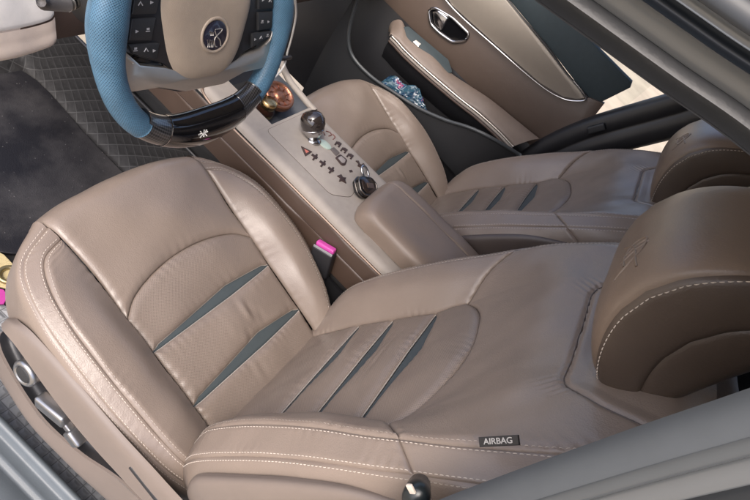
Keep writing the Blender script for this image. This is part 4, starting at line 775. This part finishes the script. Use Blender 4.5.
# armrest: padded top, switch panel, stacked front edge
arm=[(389.5,30),(391,23),(396,19.5),(402,21),(405,30),(420,45),(438,61),(452,75),(470,84),(490,97),(515,118),(536,136),(520,150),(508,146),(470,112),(430,78),(405,56),(393,43)]
mb=MB(); p=np.array([at(a,b_,x=1.085)[1:] for a,b_ in arm])
def armpad(L,x0,x1,puff):
    P0=np.array([at(a,b_,x=x1) for a,b_ in L[0]]); P1=np.array([at(a,b_,x=x0) for a,b_ in L[1]]); return P0,P1
top_o=[(389.5,32),(390.5,24),(395,20),(401,20),(405,28),(420,43),(438,59),(452,74),(470,86),(490,99),(515,119),(540,139)]   # edge next to the door card
top_i=[(390,36),(391,34),(393,36),(397,40),(405,49),(416,59.5),(430,72),(444,84),(462,99),(480,113),(500,131),(514,146)]    # edge above the pocket
o3=cr([at(a,b_,x=1.118) for a,b_ in top_o]); i3=cr([at(a,b_,x=1.062) for a,b_ in top_i]); 
m3=(resamp(o3,np.linspace(0,1,160))+resamp(i3,np.linspace(0,1,160)))/2+EZ*.006
patch(mb,[o3,m3,i3],nu=90,nv=24,puff=.004,r=.012,edges='bt',out=(-.5,0,1)); am=mb.build('armrest',plain('cream armrest leather',(.175,.137,.112),.45,bump=.3,bs=700),door)
for k,(dz,m_) in enumerate(((.0,SATIN),(-.009,CREAM),(-.020,BROWNP))):
    i4=resamp(i3,np.linspace(0.02,1,90)); mb=MB(); mb.tube(i4+EZ*(dz-.004)+EX*(.002+.004*k),.0046 if k else .003,8,r2=.0055 if k else .003); sub(mb,'edge_layer',m_,am,door)
mb=MB(); mb.grid(np.array([i4+EX*.010-EZ*.02,i4+EX*.02-EZ*.06,i4+EX*.05-EZ*.10]).transpose(1,0,2)); sub(mb,'underside',BLACK,am,door)
mb=MB(); sw=[(402,28),(408,27),(448,60.5),(452,73),(446,75),(428,64),(410,48),(403,38)]; P3=np.array([at(a,b_,x=1.10) for a,b_ in sw]); n_=np.array([-.55,0,.83]); o_=P3.mean(0); e1=EY; e2=np.cross(n_,e1); 
pq=np.array([((at(a,b_,pl=(o_,n_))-o_)@e1,(at(a,b_,pl=(o_,n_))-o_)@e2) for a,b_ in sw]); mb.prism(rpoly(pq,.006),(o_,e1,e2,n_),-.02,.006,.0015); sp_=mb.build('switch_panel',TEAL,door,sharp=30)
mb=MB(); pq2=np.array([((at(a,b_,pl=(o_+n_*.008,n_))-o_)@e1,(at(a,b_,pl=(o_+n_*.008,n_))-o_)@e2) for a,b_ in [(413,42),(416,40),(421,44),(418,47)]]); mb.prism(pq2,(o_,e1,e2,n_),.005,.010,.001); sub(mb,'window_switch',SATIN,sp_,door,sharp=30)
# lower door: dark card and map pocket with a rolled rim
mb=MB(); mb.grid(np.array([[(1.135-.03*math.sin(math.pi*t),y,.02+t*.45) for t in np.linspace(0,1,10)] for y in np.linspace(-.1,.95,14)])); mb.build('lower_card',BLACK,door)
rim=cr([(1.0,.60,.52),(1.0,.575,.42),(1.0,.545,.355),(1.0,.50,.322),(1.0,.422,.318),(1.0,.33,.335),(1.0,.238,.357),(1.0,.15,.392),(1.0,.077,.431),(1.01,.0,.455),(1.05,-.09,.46)],90)
mb=MB(); low_=rim.copy(); low_[:,2]=.02; low_[:,0]+=.05; mid_=(rim+low_)/2; mid_[:,0]-=.02; patch(mb,[low_,mid_,rim],nu=80,nv=20,puff=0,edges='',out=EO,soft=.0002); po=mb.build('map_pocket',DARKP,door)
mb=MB(); mb.tube(rim+EZ*.001,.0058,10); sub(mb,'pocket_rim',plain('grey pocket rim',(.05,.056,.06),.35),po,door)
# packet stuffed into the pocket
pk=thing('plastic_packet','crinkled blue and red plastic packet stuffed in the far door pocket','packet',(1.03,.3,.33))
mb=MB(); n1,n2=26,22; G=np.empty((n1,n2,3)); bl_=at(376,86,x=1.025); br_=at(430,122,x=1.025); tl=at(389,76,x=1.045); trr=at(417,90,x=1.045)
rr_=np.random.default_rng(2); nz_=rr_.normal(0,1,(n1,n2))
for i in range(n1):
    for j in range(n2):
        u,v=i/(n1-1),j/(n2-1); G[i,j]=(bl_*(1-u)+br_*u)*(1-v)+(tl*(1-u)+trr*u)*v+EX*(-.012*math.sin(math.pi*u)*math.sin(math.pi*v)+.0022*nz_[i,j])+EZ*(.006*math.sin(u*9)*v)
mb.grid(G); mb.grid(G+EX*.012,flip=True)
m,n,b=mat('printed plastic film'); tc=node(n,'ShaderNodeTexCoord'); nz=node(n,'ShaderNodeTexNoise',i_Scale=24.,i_Detail=2.); n.links.new(tc.outputs['Object'],nz.inputs['Vector']); c_=node(n,'ShaderNodeValToRGB'); c_.color_ramp.interpolation='CONSTANT'
el=c_.color_ramp.elements; el[0].color=(.012,.04,.08,1); el[1].position=.46; el[1].color=(.03,.08,.12,1)
for p_,cc in ((.56,(.16,.22,.26,1)),(.60,(.02,.06,.13,1)),(.66,(.20,.03,.10,1))): x=el.new(p_); x.color=cc
n.links.new(nz.outputs['Fac'],c_.inputs[0]); n.links.new(c_.outputs[0],b.inputs['Base Color']); b.inputs['Roughness'].default_value=.15; mb.build('film',m,pk)
